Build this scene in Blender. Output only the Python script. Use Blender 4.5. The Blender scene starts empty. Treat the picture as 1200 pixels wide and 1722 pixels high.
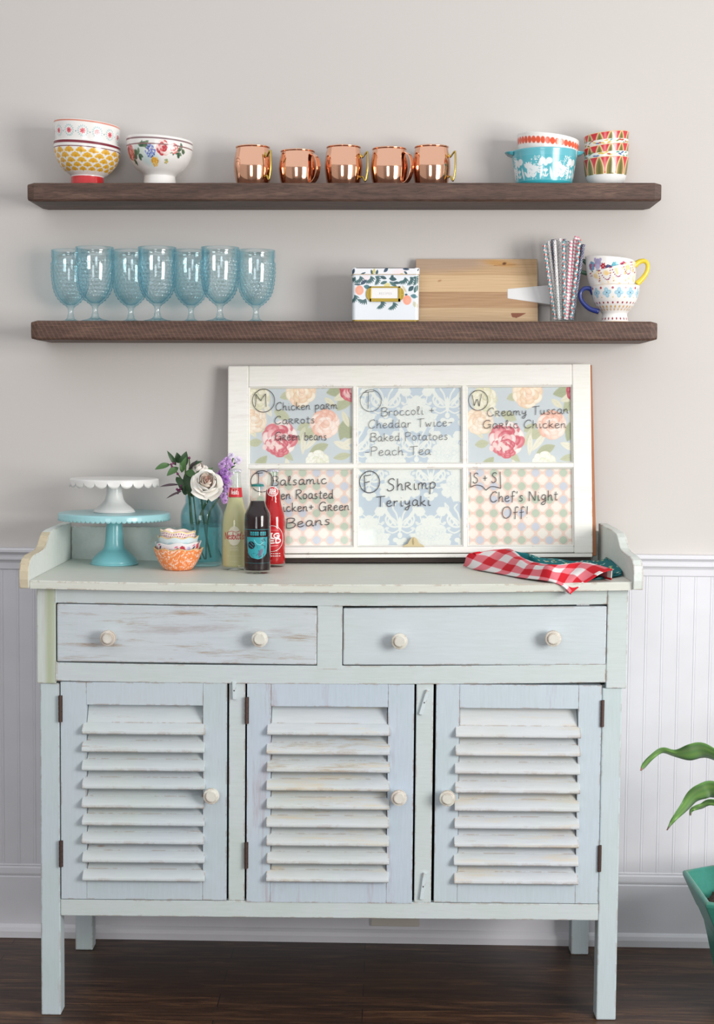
import bpy, bmesh, math, random
import numpy as np
from mathutils import Vector, Matrix

# ------------------------------------------------------------------ camera, world, lights, exposure
S = bpy.context.scene
COL = S.collection
F_PX, PITCH, YAW, ROLL = 2642.1, .0664, .0193, .0087
CAM = Vector((.0478, -4.2, 1.4479))
_cp, _sp, _cy, _sy = math.cos(PITCH), math.sin(PITCH), math.cos(YAW), math.sin(YAW)
FWD = Vector((-_sy * _cp, _cy * _cp, -_sp))
_R0 = Vector((_cy, _sy, 0)); _U0 = _R0.cross(FWD)
RGT = _R0 * math.cos(ROLL) + _U0 * math.sin(ROLL)
UPV = -_R0 * math.sin(ROLL) + _U0 * math.cos(ROLL)
cd = bpy.data.cameras.new('camera'); cam = bpy.data.objects.new('camera', cd); COL.objects.link(cam)
cd.sensor_fit = 'VERTICAL'; cd.sensor_height = 36; cd.lens = F_PX / 1722 * 36; cd.clip_start = .05
cam.matrix_world = Matrix(((RGT.x, UPV.x, -FWD.x, CAM.x), (RGT.y, UPV.y, -FWD.y, CAM.y), (RGT.z, UPV.z, -FWD.z, CAM.z), (0, 0, 0, 1)))
S.camera = cam
S.view_settings.view_transform = 'Standard'; S.view_settings.look = 'None'
S.view_settings.gamma = 1; S.view_settings.use_curve_mapping = False
S.view_settings.exposure = EXPOSURE = 0.17
wd = bpy.data.worlds.new('daylight'); S.world = wd; wd.use_nodes = True
wd.node_tree.nodes['Background'].inputs[0].default_value = (.97, .98, 1.0, 1)
wd.node_tree.nodes['Background'].inputs[1].default_value = .80

def window_light(name, loc, target, sx, sz, watts, col):
    d = bpy.data.lights.new(name, 'AREA'); d.shape = 'RECTANGLE'; d.size = sx; d.size_y = sz; d.energy = watts; d.color = col
    o = bpy.data.objects.new(name, d); COL.objects.link(o); o.location = loc
    o.rotation_euler = (Vector(target) - Vector(loc)).to_track_quat('-Z', 'Y').to_euler()
    return o
window_light('window_daylight_side', (2.8, -3.0, 1.6), (-.1, 0, 1.2), 1.8, 1.4, 124, (1, .975, .945))
window_light('window_daylight_rear', (-.7, -5.6, 1.5), (0, 0, 1.2), 1.3, 1.4, 30, (.95, .97, 1))
S.cycles.max_bounces = 14; S.cycles.transparent_max_bounces = 24; S.cycles.transmission_bounces = 12

# ------------------------------------------------------------------ measuring helpers: a sight line met with a real plane
def ray(u, v): return FWD + RGT * ((u - 600) / F_PX) + UPV * ((861 - v) / F_PX)
def at(u, v, y): d = ray(u, v); return CAM + d * ((y - CAM.y) / d.y)
def atz(u, v, z): d = ray(u, v); return CAM + d * ((z - CAM.z) / d.z)
CAB_O = Vector((-.762, -.568, 0)); CAB_A = math.atan2(.025, 1.366)
EX = Vector((math.cos(CAB_A), math.sin(CAB_A), 0)); EY = Vector((-EX.y, EX.x, 0))
def cab(u, v, Y):                                   # on a plane parallel to the cabinet front, Y behind it; world point
    d = ray(u, v); c = CAM - CAB_O
    return CAM + d * ((Y - c.dot(EY)) / d.dot(EY))
def counter_z(X): return 1.0425 + .006 * X - .008 * (1 - ((X - .68) / .7) ** 2)
def cw(X, Y, Z=None):                               # cabinet coordinates to world
    return CAB_O + EX * X + EY * Y + Vector((0, 0, counter_z(X) if Z is None else Z))
def on_top(u, v, dz=0):                             # point of the counter top under a sight line
    z = 1.04
    for _ in range(3):
        p = atz(u, v, z + dz); z = counter_z((p - CAB_O).dot(EX))
    return atz(u, v, z + dz)

# ------------------------------------------------------------------ object helpers
def tag(o, label, cat, group=None, kind=None):
    if label: o['label'] = label
    if cat: o['category'] = cat
    if group: o['group'] = group
    if kind: o['kind'] = kind
    return o
def thing(name, label, cat, loc=(0, 0, 0), rot=(0, 0, 0), group=None):
    o = bpy.data.objects.new(name, None); COL.objects.link(o); o.empty_display_size = .05
    o.location = loc; o.rotation_euler = rot
    return tag(o, label, cat, group)
def lin(c):
    c = np.asarray(c, float) / 255.
    return np.where(c <= .04045, c / 12.92, ((c + .055) / 1.055) ** 2.4)
def rgba(c): return (*[float(x) for x in lin(c)], 1)

def mesh_obj(name, V, Fc, mats, parent=None, smooth=False, cols=None, bevel=0, segs=2, fm=None, solid=0, auto=None):
    me = bpy.data.meshes.new(name)
    V = np.asarray(V, dtype=np.float32).reshape(-1, 3)
    me.from_pydata(V.tolist() if not isinstance(Fc, np.ndarray) else [], [], [] if isinstance(Fc, np.ndarray) else Fc)
    if isinstance(Fc, np.ndarray):                  # all quads or all triangles, fast path
        k = Fc.shape[1]; me.vertices.add(len(V)); me.vertices.foreach_set('co', V.ravel())
        me.loops.add(Fc.size); me.loops.foreach_set('vertex_index', Fc.ravel().astype(np.int32))
        me.polygons.add(len(Fc)); me.polygons.foreach_set('loop_start', np.arange(0, Fc.size, k, dtype=np.int32))
        me.update(calc_edges=True)
    if not isinstance(mats, (list, tuple)): mats = [mats]
    for m in mats: me.materials.append(m)
    if fm is not None: me.polygons.foreach_set('material_index', np.asarray(fm, dtype=np.int32))
    if smooth: me.polygons.foreach_set('use_smooth', np.ones(len(me.polygons), dtype=bool))
    if cols is not None:
        a = me.color_attributes.new('Col', 'FLOAT_COLOR', 'POINT')
        c4 = np.ones((len(V), 4), dtype=np.float32); c4[:, :3] = lin(cols); a.data.foreach_set('color', c4.ravel())
    me.validate(); me.update()
    o = bpy.data.objects.new(name, me); COL.objects.link(o)
    if parent is not None: o.parent = parent
    if solid:
        md = o.modifiers.new('thickness', 'SOLIDIFY'); md.thickness = solid; md.offset = -1
    if bevel:
        md = o.modifiers.new('soft_edges', 'BEVEL'); md.width = bevel; md.segments = segs; md.limit_method = 'ANGLE'; md.angle_limit = math.radians(40)
    if auto:
        md = o.modifiers.new('rounded', 'SUBSURF'); md.levels = auto; md.render_levels = auto
    return o

class MB:
    """collects boxes, prisms and tubes that make up one part"""
    def __init__(s): s.v = []; s.f = []; s.m = []
    def add(s, V, Fc, mi=0):
        b = len(s.v); s.v += [tuple(p) for p in V]; s.f += [tuple(i + b for i in q) for q in Fc]; s.m += [mi] * len(Fc); return s
    def box(s, x0, x1, y0, y1, z0, z1, mi=0):
        V = [(x, y, z) for z in (z0, z1) for y in (y0, y1) for x in (x0, x1)]
        return s.add(V, [(0, 2, 3, 1), (4, 5, 7, 6), (0, 1, 5, 4), (2, 6, 7, 3), (0, 4, 6, 2), (1, 3, 7, 5)], mi)
    def prism(s, pts, axis, a, b, mi=0):            # outline pts in the two other axes, extruded along axis
        n = len(pts); V = []
        for t in (a, b):
            for p, q in pts:
                V.append({'x': (t, p, q), 'y': (p, t, q), 'z': (p, q, t)}[axis])
        return s.add(V, [tuple(range(n))[::-1], tuple(range(n, 2 * n))] + [(i, (i + 1) % n, n + (i + 1) % n, n + i) for i in range(n)], mi)
    def tube(s, path, r, n=10, mi=0, cap=True, flat=1.0):
        P = [Vector(p) for p in path]; k = len(P); R = r if isinstance(r, (list, tuple)) else [r] * k
        t0 = (P[1] - P[0]).normalized(); ref = Vector((0, 0, 1)) if abs(t0.z) < .9 else Vector((1, 0, 0))
        nrm = t0.cross(ref).normalized(); V = []
        for i in range(k):
            t = (P[min(i + 1, k - 1)] - P[max(i - 1, 0)]).normalized()
            nrm = (nrm - t * nrm.dot(t)).normalized(); bn = t.cross(nrm)
            for j in range(n):
                a = 2 * math.pi * j / n; V.append(P[i] + nrm * (R[i] * math.cos(a)) + bn * (R[i] * flat * math.sin(a)))
        Fc = [(i * n + j, i * n + (j + 1) % n, (i + 1) * n + (j + 1) % n, (i + 1) * n + j) for i in range(k - 1) for j in range(n)]
        if cap: Fc += [tuple(range(n))[::-1], tuple(range((k - 1) * n, k * n))]
        return s.add(V, Fc, mi)
    def grid(s, fn, nu, nv, mi=0):
        V = [fn(i / nu, j / nv) for j in range(nv + 1) for i in range(nu + 1)]
        return s.add(V, [(j * (nu + 1) + i, j * (nu + 1) + i + 1, (j + 1) * (nu + 1) + i + 1, (j + 1) * (nu + 1) + i) for j in range(nv) for i in range(nu)], mi)
    def lathe(s, prof, n=32, mi=0, axis='z', c=(0, 0, 0)):
        V = []; rows = []
        for r, z in prof:
            if r < 1e-6: rows.append([len(V)]); V.append((0, 0, z))
            else:
                rows.append(list(range(len(V), len(V) + n))); V += [(r * math.sin(2 * math.pi * j / n), -r * math.cos(2 * math.pi * j / n), z) for j in range(n)]
        Fc = []
        for a, b in zip(rows, rows[1:]):
            for j in range(n):
                q = [a[j % len(a)], a[(j + 1) % len(a)], b[(j + 1) % len(b)], b[j % len(b)]]
                q = list(dict.fromkeys(q))
                if len(q) > 2: Fc.append(tuple(q))
        if axis == '-y': V = [(x, -z, y) for x, y, z in V]
        V = [(x + c[0], y + c[1], z + c[2]) for x, y, z in V]
        return s.add(V, Fc, mi)
    def build(s, name, mats, parent=None, **k):
        return mesh_obj(name, s.v, s.f, mats, parent, fm=s.m if isinstance(mats, (list, tuple)) else None, **k)

def spline(pts, per=8):                             # Catmull-Rom through the points
    P = [np.array(p, float) for p in pts]
    if len(P) < 3: return [tuple(P[0] + (P[1] - P[0]) * i / per) for i in range(per + 1)] if len(P) == 2 else [tuple(P[0])]
    closed = np.allclose(P[0], P[-1]); out = []
    for i in range(len(P) - 1):
        p0 = P[i - 1] if i else (P[-2] if closed else P[0] * 2 - P[1]); p3 = P[i + 2] if i + 2 < len(P) else (P[1] if closed else P[-1] * 2 - P[-2])
        p1, p2 = P[i], P[i + 1]
        for k in range(per):
            t = k / per
            out.append(tuple(.5 * ((2 * p1) + (p2 - p0) * t + (2 * p0 - 5 * p1 + 4 * p2 - p3) * t * t + (3 * p1 - p0 - 3 * p2 + p3) * t ** 3)))
    out.append(tuple(P[-1])); return out
def resample(prof, step):
    out = []
    for (r0, z0), (r1, z1) in zip(prof, prof[1:]):
        n = max(1, int(math.hypot(r1 - r0, z1 - z0) / step)); out += [(r0 + (r1 - r0) * i / n, z0 + (z1 - z0) * i / n) for i in range(n)]
    return out + [prof[-1]]
def copy_thing(o, parent=None):
    c = o.copy(); COL.objects.link(c)
    if parent is not None: c.parent = parent
    for ch in list(o.children): copy_thing(ch, c)
    return c

class Canvas:
    """printed colour of a surface, laid out in the surface's own millimetres"""
    def __init__(s, U, V, base):
        s.U, s.V = U, V; s.C = np.tile(np.array(base, float), (len(U), 1))
    def put(s, m, c, a=1.0):
        m = m * a if m.dtype != bool else m.astype(float) * a
        s.C += (np.array(c, float) - s.C) * m[:, None]
    def sel(s, u0, u1, v0, v1): return np.nonzero((s.U > u0) & (s.U < u1) & (s.V > v0) & (s.V < v1))[0]
    def _put(s, idx, m, c, a):
        s.C[idx] += (np.array(c, float) - s.C[idx]) * (m * a)[:, None]
    def ell(s, cx, cy, rx, ry, c, ang=0, a=1., soft=.15):
        R = max(rx, ry) * 1.3; i = s.sel(cx - R, cx + R, cy - R, cy + R)
        if not len(i): return
        du, dv = s.U[i] - cx, s.V[i] - cy; ca, sa = math.cos(ang), math.sin(ang)
        d = np.hypot((du * ca + dv * sa) / rx, (-du * sa + dv * ca) / ry)
        s._put(i, np.clip((1 - d) / soft + .5, 0, 1), c, a)
    def ring(s, cx, cy, r, w, c, a=1., ry=None):
        ry = ry or r; R = max(r, ry) + w; i = s.sel(cx - R, cx + R, cy - R, cy + R)
        if not len(i): return
        d = np.hypot((s.U[i] - cx) / r, (s.V[i] - cy) / ry) * r
        s._put(i, np.clip((w / 2 - np.abs(d - r)) / (w * .3) + .5, 0, 1), c, a)
    def leaf(s, x0, y0, x1, y1, w, c, a=1.):
        L = math.hypot(x1 - x0, y1 - y0); R = L + w; i = s.sel(min(x0, x1) - w, max(x0, x1) + w, min(y0, y1) - w, max(y0, y1) + w)
        if not len(i) or L == 0: return
        ux, uy = (x1 - x0) / L, (y1 - y0) / L
        t = ((s.U[i] - x0) * ux + (s.V[i] - y0) * uy) / L; d = np.abs(-(s.U[i] - x0) * uy + (s.V[i] - y0) * ux)
        h = w / 2 * np.sin(np.pi * np.clip(t, 0, 1)) ** .8
        s._put(i, np.clip((h - d) / (w * .12) + .5, 0, 1) * (t > 0) * (t < 1), c, a)
    def line(s, pts, w, c, a=1.):
        P = np.array(pts, float); i = s.sel(P[:, 0].min() - w, P[:, 0].max() + w, P[:, 1].min() - w, P[:, 1].max() + w)
        if not len(i): return
        best = np.full(len(i), 1e9); x, y = s.U[i], s.V[i]
        for (ax, ay), (bx, by) in zip(P, P[1:]):
            L2 = (bx - ax) ** 2 + (by - ay) ** 2 + 1e-12
            t = np.clip(((x - ax) * (bx - ax) + (y - ay) * (by - ay)) / L2, 0, 1)
            best = np.minimum(best, np.hypot(x - ax - t * (bx - ax), y - ay - t * (by - ay)))
        s._put(i, np.clip((w / 2 - best) / (w * .3) + .5, 0, 1), c, a)
    def poly(s, pts, c, a=1.):
        P = np.array(pts, float); i = s.sel(P[:, 0].min(), P[:, 0].max(), P[:, 1].min(), P[:, 1].max())
        if not len(i): return
        x, y = s.U[i], s.V[i]; ins = np.zeros(len(i), bool)
        for (ax, ay), (bx, by) in zip(P, np.roll(P, -1, 0)):
            if ay == by: continue
            ins ^= ((ay > y) != (by > y)) & (x < (bx - ax) * (y - ay) / (by - ay) + ax)
        s._put(i, ins.astype(float), c, a)
    def rect(s, u0, u1, v0, v1, c, a=1.): s._put(*(lambda i: (i, np.ones(len(i)), c, a))(s.sel(u0, u1, v0, v1)))
    def bloom(s, cx, cy, r, cols, n=9, rnd=None, sq=1.):
        rnd = rnd or random.Random(int(cx * 7 + cy * 13))
        for ringk, rr in enumerate((.72, .5, .28, .1)):
            m = max(3, int(n * (1 - ringk * .2)))
            for k in range(m):
                a = 2 * math.pi * (k + ringk * .5) / m + rnd.uniform(-.2, .2); q = rr * r
                co = np.array(cols[rnd.randrange(len(cols))], float); px, py, an = cx + q * math.cos(a), cy + q * math.sin(a) * sq, a + math.pi / 2 + rnd.uniform(-.5, .5)
                pa, pb = r * .36 * (1 - ringk * .12), r * .25 * (1 - ringk * .1)
                s.ell(px, py, pa * 1.06, pb * 1.1, co * (.94, .91, .91), an, .9, .12); s.ell(px + .03 * r * math.cos(a), py + .03 * r * math.sin(a), pa * .93, pb * .9, co, an, .95, .2)
                s.ell(px + .05 * r * math.cos(a), py + .05 * r * math.sin(a), pa * .5, pb * .4, co * .5 + 127, an, .5, .6)

def lathe_print(name, prof, paint, mat, parent, n=300, step=.0009, base=(245, 243, 240), R=None, warp=None, n_in=12):
    """a turned vessel: outer profile (foot to rim), a rounded lip and an inner wall; paint(canvas) colours the outside"""
    prof = [prof[0]] + [p for p in spline(prof, 4) if p[1] >= prof[0][1]][1:]
    out = resample(prof, step); r1, z1 = prof[-1]; th = .0028
    inner = [(r1 - .0012, z1 + .0012), (r1 - th, z1)] + [(max(r - th, .001), max(z, prof[0][1] + .008)) for r, z in out[::-1][4::max(1, len(out) // n_in)] if r > .012]
    full = [(0, prof[0][1])] + out + inner + [(0, inner[-1][1])]
    th_ = np.linspace(0, 2 * np.pi, n, endpoint=False); th_ = np.where(th_ > np.pi, th_ - 2 * np.pi, th_)
    r = np.array([p[0] for p in full]); z = np.array([p[1] for p in full]); m = len(full)
    X = r[:, None] * np.sin(th_)[None]; Y = -r[:, None] * np.cos(th_)[None]; Z = np.repeat(z[:, None], n, 1)
    R = R or r.max()
    U = np.repeat((th_ * R * 1000)[None], m, 0).ravel(); Vv = Z.ravel() * 1000
    outer = np.zeros((m, n), bool); outer[:len(out) + 2] = True
    cv = Canvas(np.where(outer.ravel(), U, 1e6), Vv, base)
    paint(cv, R * 1000)
    if warp: X, Y, Z = warp(X, Y, Z)
    V = np.stack([X.ravel(), Y.ravel(), Z.ravel()], 1)
    i = np.arange(m - 1)[:, None] * n; j = np.arange(n)[None]; j2 = (j + 1) % n
    Fc = np.stack([(i + j).ravel(), (i + j2).ravel(), (i + n + j2).ravel(), (i + n + j).ravel()], 1)
    return mesh_obj(name, V, Fc, mat, parent, smooth=True, cols=cv.C)
def sheet_print(name, w, h, paint, mat, parent, base, fn, res=.0011):
    """a printed flat or bent sheet: paint in millimetres from its lower left corner, fn(u,v) in metres gives the place"""
    nu, nv = max(2, int(w / res)), max(2, int(h / res))
    u, v = np.meshgrid(np.linspace(0, w, nu + 1), np.linspace(0, h, nv + 1)); u = u.ravel(); v = v.ravel()
    cv = Canvas(u * 1000, v * 1000, base); paint(cv)
    V = fn(u, v)
    i = np.arange(nv)[:, None] * (nu + 1); j = np.arange(nu)[None]
    Fc = np.stack([(i + j).ravel(), (i + j + 1).ravel(), (i + nu + 2 + j).ravel(), (i + nu + 1 + j).ravel()], 1)
    return mesh_obj(name, V, Fc, mat, parent, smooth=True, cols=cv.C)

# ------------------------------------------------------------------ materials
def nodes(name):
    m = bpy.data.materials.new(name); m.use_nodes = True; t = m.node_tree
    return m, t, t.nodes['Principled BSDF'], t.links
def N(t, kind, **k):
    n = t.nodes.new('ShaderNode' + kind)
    for a, b in k.items(): setattr(n, a, b)
    return n
def plain(name, col, rough=.5, metal=0, coat=0, spec=.5, bump=0, bscale=60):
    m, t, b, L = nodes(name)
    b.inputs['Roughness'].default_value = rough; b.inputs['Metallic'].default_value = metal
    b.inputs['Coat Weight'].default_value = coat; b.inputs['Specular IOR Level'].default_value = spec
    nz = N(t, 'TexNoise'); nz.inputs['Scale'].default_value = 9; tc = N(t, 'TexCoord'); L.new(tc.outputs['Object'], nz.inputs['Vector'])
    mx = N(t, 'MixRGB'); mx.inputs[1].default_value = rgba(col); mx.inputs[2].default_value = rgba([c * .94 for c in col]); L.new(nz.outputs['Fac'], mx.inputs[0]); L.new(mx.outputs[0], b.inputs['Base Color'])
    if bump:
        n2 = N(t, 'TexNoise'); n2.inputs['Scale'].default_value = bscale; L.new(tc.outputs['Object'], n2.inputs['Vector'])
        bp = N(t, 'Bump'); bp.inputs['Strength'].default_value = bump; bp.inputs['Distance'].default_value = .002; L.new(n2.outputs['Fac'], bp.inputs['Height']); L.new(bp.outputs[0], b.inputs['Normal'])
    return m
def printed(name, rough=.3, coat=0, spec=.5, weave=0):
    m, t, b, L = nodes(name); a = N(t, 'Attribute'); a.attribute_name = 'Col'
    L.new(a.outputs['Color'], b.inputs['Base Color']); b.inputs['Roughness'].default_value = rough; b.inputs['Coat Weight'].default_value = coat
    b.inputs['Coat Roughness'].default_value = .08; b.inputs['Specular IOR Level'].default_value = spec
    if weave:
        tc = N(t, 'TexCoord'); n2 = N(t, 'TexNoise'); n2.inputs['Scale'].default_value = 400; L.new(tc.outputs['Object'], n2.inputs['Vector'])
        bp = N(t, 'Bump'); bp.inputs['Strength'].default_value = weave; bp.inputs['Distance'].default_value = .001; L.new(n2.outputs['Fac'], bp.inputs['Height']); L.new(bp.outputs[0], b.inputs['Normal'])
    return m
def thin_glass(name, col, rough=.02, ior=1.5, extra=0., body=0.):
    """clear pane: what passes through is tinted, the rest is mirrored after Fresnel; body adds a little milky diffusion"""
    m, t, b, L = nodes(name); t.nodes.remove(b); out = t.nodes['Material Output']
    tr = N(t, 'BsdfTransparent'); tr.inputs[0].default_value = (*col, 1)
    gl = N(t, 'BsdfGlossy'); gl.inputs['Roughness'].default_value = rough; gl.inputs[0].default_value = (1, 1, 1, 1)
    ge = N(t, 'NewGeometry'); dt = N(t, 'VectorMath', operation='DOT_PRODUCT'); L.new(ge.outputs['Normal'], dt.inputs[0]); L.new(ge.outputs['Incoming'], dt.inputs[1])
    f0 = ((ior - 1) / (ior + 1)) ** 2                # Schlick's Fresnel, the same from both sides of the thin wall
    ab = N(t, 'Math', operation='ABSOLUTE'); L.new(dt.outputs['Value'], ab.inputs[0]); om = N(t, 'Math', operation='SUBTRACT'); om.inputs[0].default_value = 1; L.new(ab.outputs[0], om.inputs[1])
    pw = N(t, 'Math', operation='POWER'); pw.inputs[1].default_value = 5; L.new(om.outputs[0], pw.inputs[0])
    ad = N(t, 'Math', operation='MULTIPLY_ADD'); ad.use_clamp = True; ad.inputs[1].default_value = .85 - f0; ad.inputs[2].default_value = f0 + extra; L.new(pw.outputs[0], ad.inputs[0])
    src = tr.outputs[0]
    if body:
        df = N(t, 'BsdfDiffuse'); df.inputs[0].default_value = (*[c ** .6 for c in col], 1); m0 = N(t, 'MixShader'); m0.inputs[0].default_value = body
        L.new(tr.outputs[0], m0.inputs[1]); L.new(df.outputs[0], m0.inputs[2]); src = m0.outputs[0]
    mx = N(t, 'MixShader'); L.new(ad.outputs[0], mx.inputs[0]); L.new(src, mx.inputs[1]); L.new(gl.outputs[0], mx.inputs[2]); L.new(mx.outputs[0], out.inputs['Surface'])
    return m
def ramp(t, L, src, stops):
    r = N(t, 'ValToRGB'); e = r.color_ramp.elements
    while len(e) < len(stops): e.new(.5)
    for q, (p, c) in zip(e, stops): q.position = p; q.color = c if len(c) == 4 else rgba(c)
    L.new(src, r.inputs[0]); return r.outputs[0]
def stretched_noise(t, L, tc, sc, scale, detail=6, rough=.6, dist=0, off=(0, 0, 0)):
    mp = N(t, 'Mapping'); mp.inputs['Scale'].default_value = sc; mp.inputs['Location'].default_value = off; L.new(tc, mp.inputs['Vector'])
    nz = N(t, 'TexNoise'); nz.inputs['Scale'].default_value = scale; nz.inputs['Detail'].default_value = detail; nz.inputs['Roughness'].default_value = rough; nz.inputs['Distortion'].default_value = dist
    L.new(mp.outputs[0], nz.inputs['Vector']); return nz.outputs['Fac']
def mixc(t, L, fac, a, b):
    m = N(t, 'MixRGB')
    for i, x in ((1, a), (2, b)):
        if isinstance(x, (tuple, list)): m.inputs[i].default_value = x if len(x) == 4 else rgba(x)
        else: L.new(x, m.inputs[i])
    if isinstance(fac, (int, float)): m.inputs[0].default_value = fac
    else: L.new(fac, m.inputs[0])
    return m.outputs[0]
def old_paint(name, a, b, wear=(165, 135, 110), amount=.62, grain='x', second=(176, 170, 172), amount2=.66, off=(0, 0, 0), rough=.55, green=0, soft=.08, edge=.50):
    """brushed chalky paint, thin and rubbed through in streaks along the grain"""
    m, t, bs, L = nodes(name); tc = N(t, 'TexCoord').outputs['Object']
    g = {'x': (1, 4, 12), 'z': (12, 4, 1), 'n': (4, 4, 4)}[grain]
    a = [x * .955 for x in a]; b = [x * .955 for x in b]
    low = stretched_noise(t, L, tc, (1, 1, 1), 3.2, 3, .5, 0, off)
    c = mixc(t, L, ramp(t, L, low, [(.35, (0, 0, 0, 1)), (.65, (1, 1, 1, 1))]), a, b)
    mo = stretched_noise(t, L, tc, (1, 1, 1), 6.5, 6, .65, .4, (off[1] + 7, off[2], off[0]))
    c = mixc(t, L, ramp(t, L, mo, [(.45, (0, 0, 0, 1)), (.72, (.55, .55, .55, 1))]), c, (a[0] * .955, a[1] * .985, a[2] * .925))
    br = stretched_noise(t, L, tc, tuple(k * 1.0 for k in g), 14, 5, .7, 0, off)
    c = mixc(t, L, ramp(t, L, br, [(.3, (0, 0, 0, 1)), (.75, (.5, .5, .5, 1))]), c, [min(255, x * 1.07) for x in a])
    n2 = stretched_noise(t, L, tc, g, 2.6, 7, .72, .3, (off[0] + 3, off[1], off[2] + 5))
    c = mixc(t, L, ramp(t, L, n2, [(amount2, (0, 0, 0, 1)), (amount2 + .1, (.8, .8, .8, 1))]), c, second)
    n3 = stretched_noise(t, L, tc, g, 3.4, 9, .75, .2, off)
    c = mixc(t, L, ramp(t, L, n3, [(amount, (0, 0, 0, 1)), (amount + soft, (.9, .9, .9, 1))]), c, wear)
    if edge:                                         # paint knocked off arrises: where a rounded-off normal leaves the true one
        bv = N(t, 'Bevel'); bv.inputs['Radius'].default_value = .006; bv.samples = 4; gm = N(t, 'NewGeometry')
        dd = N(t, 'VectorMath', operation='DOT_PRODUCT'); L.new(bv.outputs[0], dd.inputs[0]); L.new(gm.outputs['Normal'], dd.inputs[1])
        ne = stretched_noise(t, L, tc, {'x': (1, 1, 1), 'z': (1, 1, 1), 'n': (1, 1, 1)}[grain], 16, 8, .75, 0, (off[2], off[0] + 4, 0))
        em = N(t, 'Math', operation='MULTIPLY'); L.new(ramp(t, L, dd.outputs['Value'], [(.90, (1, 1, 1, 1)), (.99, (0, 0, 0, 1))]), em.inputs[0]); L.new(ramp(t, L, ne, [(edge, (0, 0, 0, 1)), (edge + .05, (.85, .85, .85, 1))]), em.inputs[1])
        c = mixc(t, L, em.outputs[0], c, (150, 116, 92))
    if green:
        sp = N(t, 'SeparateXYZ'); L.new(tc, sp.inputs[0])
        n4 = stretched_noise(t, L, tc, (6, 6, 1.5), 3, 4)
        s1 = N(t, 'Math', operation='MULTIPLY_ADD'); L.new(n4, s1.inputs[0]); s1.inputs[1].default_value = .012; L.new(sp.outputs[0], s1.inputs[2])
        c = mixc(t, L, ramp(t, L, s1.outputs[0], [(green - .012, (0, 0, 0, 1)), (green - .002, (.6, .6, .6, 1)), (green + .004, (.6, .6, .6, 1)), (green + .02, (0, 0, 0, 1))]), c, (158, 168, 118))
    L.new(c, bs.inputs['Base Color']); bs.inputs['Roughness'].default_value = rough; bs.inputs['Specular IOR Level'].default_value = .35
    bp = N(t, 'Bump'); bp.inputs['Strength'].default_value = .25; bp.inputs['Distance'].default_value = .0015; L.new(br, bp.inputs['Height']); L.new(bp.outputs[0], bs.inputs['Normal'])
    return m
def wood(name, cols, grain=(1, 12, 12), scale=3, rough=.55, saw=0, spec=.4, bump=.3, off=(0, 0, 0)):
    m, t, bs, L = nodes(name); tc = N(t, 'TexCoord').outputs['Object']
    n1 = stretched_noise(t, L, tc, grain, scale, 9, .7, .6, off)
    c = ramp(t, L, n1, [(.28, cols[0]), (.5, cols[1]), (.75, cols[2])])
    n2 = stretched_noise(t, L, tc, tuple(g * 2.5 for g in grain), scale * 4, 4, .6)
    c = mixc(t, L, ramp(t, L, n2, [(.35, (.55, .55, .55, 1)), (.55, (0, 0, 0, 1))]), c, [x * .72 for x in cols[0]])
    h = n2
    if saw:
        mp = N(t, 'Mapping'); mp.inputs['Rotation'].default_value = (0, saw, 0); L.new(tc, mp.inputs['Vector'])
        w = N(t, 'TexWave'); w.inputs['Scale'].default_value = 30; w.inputs['Distortion'].default_value = 1.2; w.inputs['Detail'].default_value = 3; w.inputs['Detail Scale'].default_value = 2; L.new(mp.outputs[0], w.inputs['Vector'])
        c = mixc(t, L, ramp(t, L, w.outputs['Fac'], [(.6, (0, 0, 0, 1)), (1, (.15, .15, .15, 1))]), c, [min(255, x * 1.25 + 10) for x in cols[2]])
    L.new(c, bs.inputs['Base Color']); bs.inputs['Roughness'].default_value = rough; bs.inputs['Specular IOR Level'].default_value = spec
    bp = N(t, 'Bump'); bp.inputs['Strength'].default_value = bump; bp.inputs['Distance'].default_value = .002; L.new(h, bp.inputs['Height']); L.new(bp.outputs[0], bs.inputs['Normal'])
    return m

M = {}
M['glaze'] = printed('printed_glaze', .22, .3)
M['print_paper'] = printed('printed_paper', .6, 0, .3)
M['print_tin'] = printed('printed_tin', .35, .15)
M['print_cloth'] = printed('printed_cloth', .9, 0, .15, .35)
M['print_straw'] = printed('printed_straw_paper', .55, 0, .3)
M['print_ink'] = printed('printed_ink', .4, 0, .4)
M['copper'] = plain('polished_copper', (246, 192, 162), .10, 1)
M['brass'] = plain('aged_brass', (205, 180, 95), .25, 1)
M['brass_old'] = plain('old_brass', (206, 190, 150), .4, .5)
M['brass_flat'] = plain('gold_paint', (176, 150, 62), .35, .6)
M['white_enamel'] = plain('white_enamel', (236, 236, 234), .3, 0, .2)
M['aqua_enamel'] = plain('aqua_enamel', (160, 212, 218), .28, 0, .2)
M['aqua_dark'] = plain('aqua_enamel_deep', (130, 200, 208), .28, 0, .2)
M['iron'] = plain('dark_iron', (92, 74, 68), .5, .7)
M['knob'] = old_paint('worn_white_paint', (228, 226, 218), (214, 212, 204), (150, 125, 95), .7, 'n', (200, 190, 172), .6)
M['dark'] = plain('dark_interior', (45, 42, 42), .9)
M['ink'] = plain('black_marker', (62, 58, 60), .5)
M['pane'] = thin_glass('window_pane', (.985, .99, .985), .03, 1.25)
M['marble'] = plain('white_marble', (240, 240, 240), .25, 0, .1)
M['goblet'] = None

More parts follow.
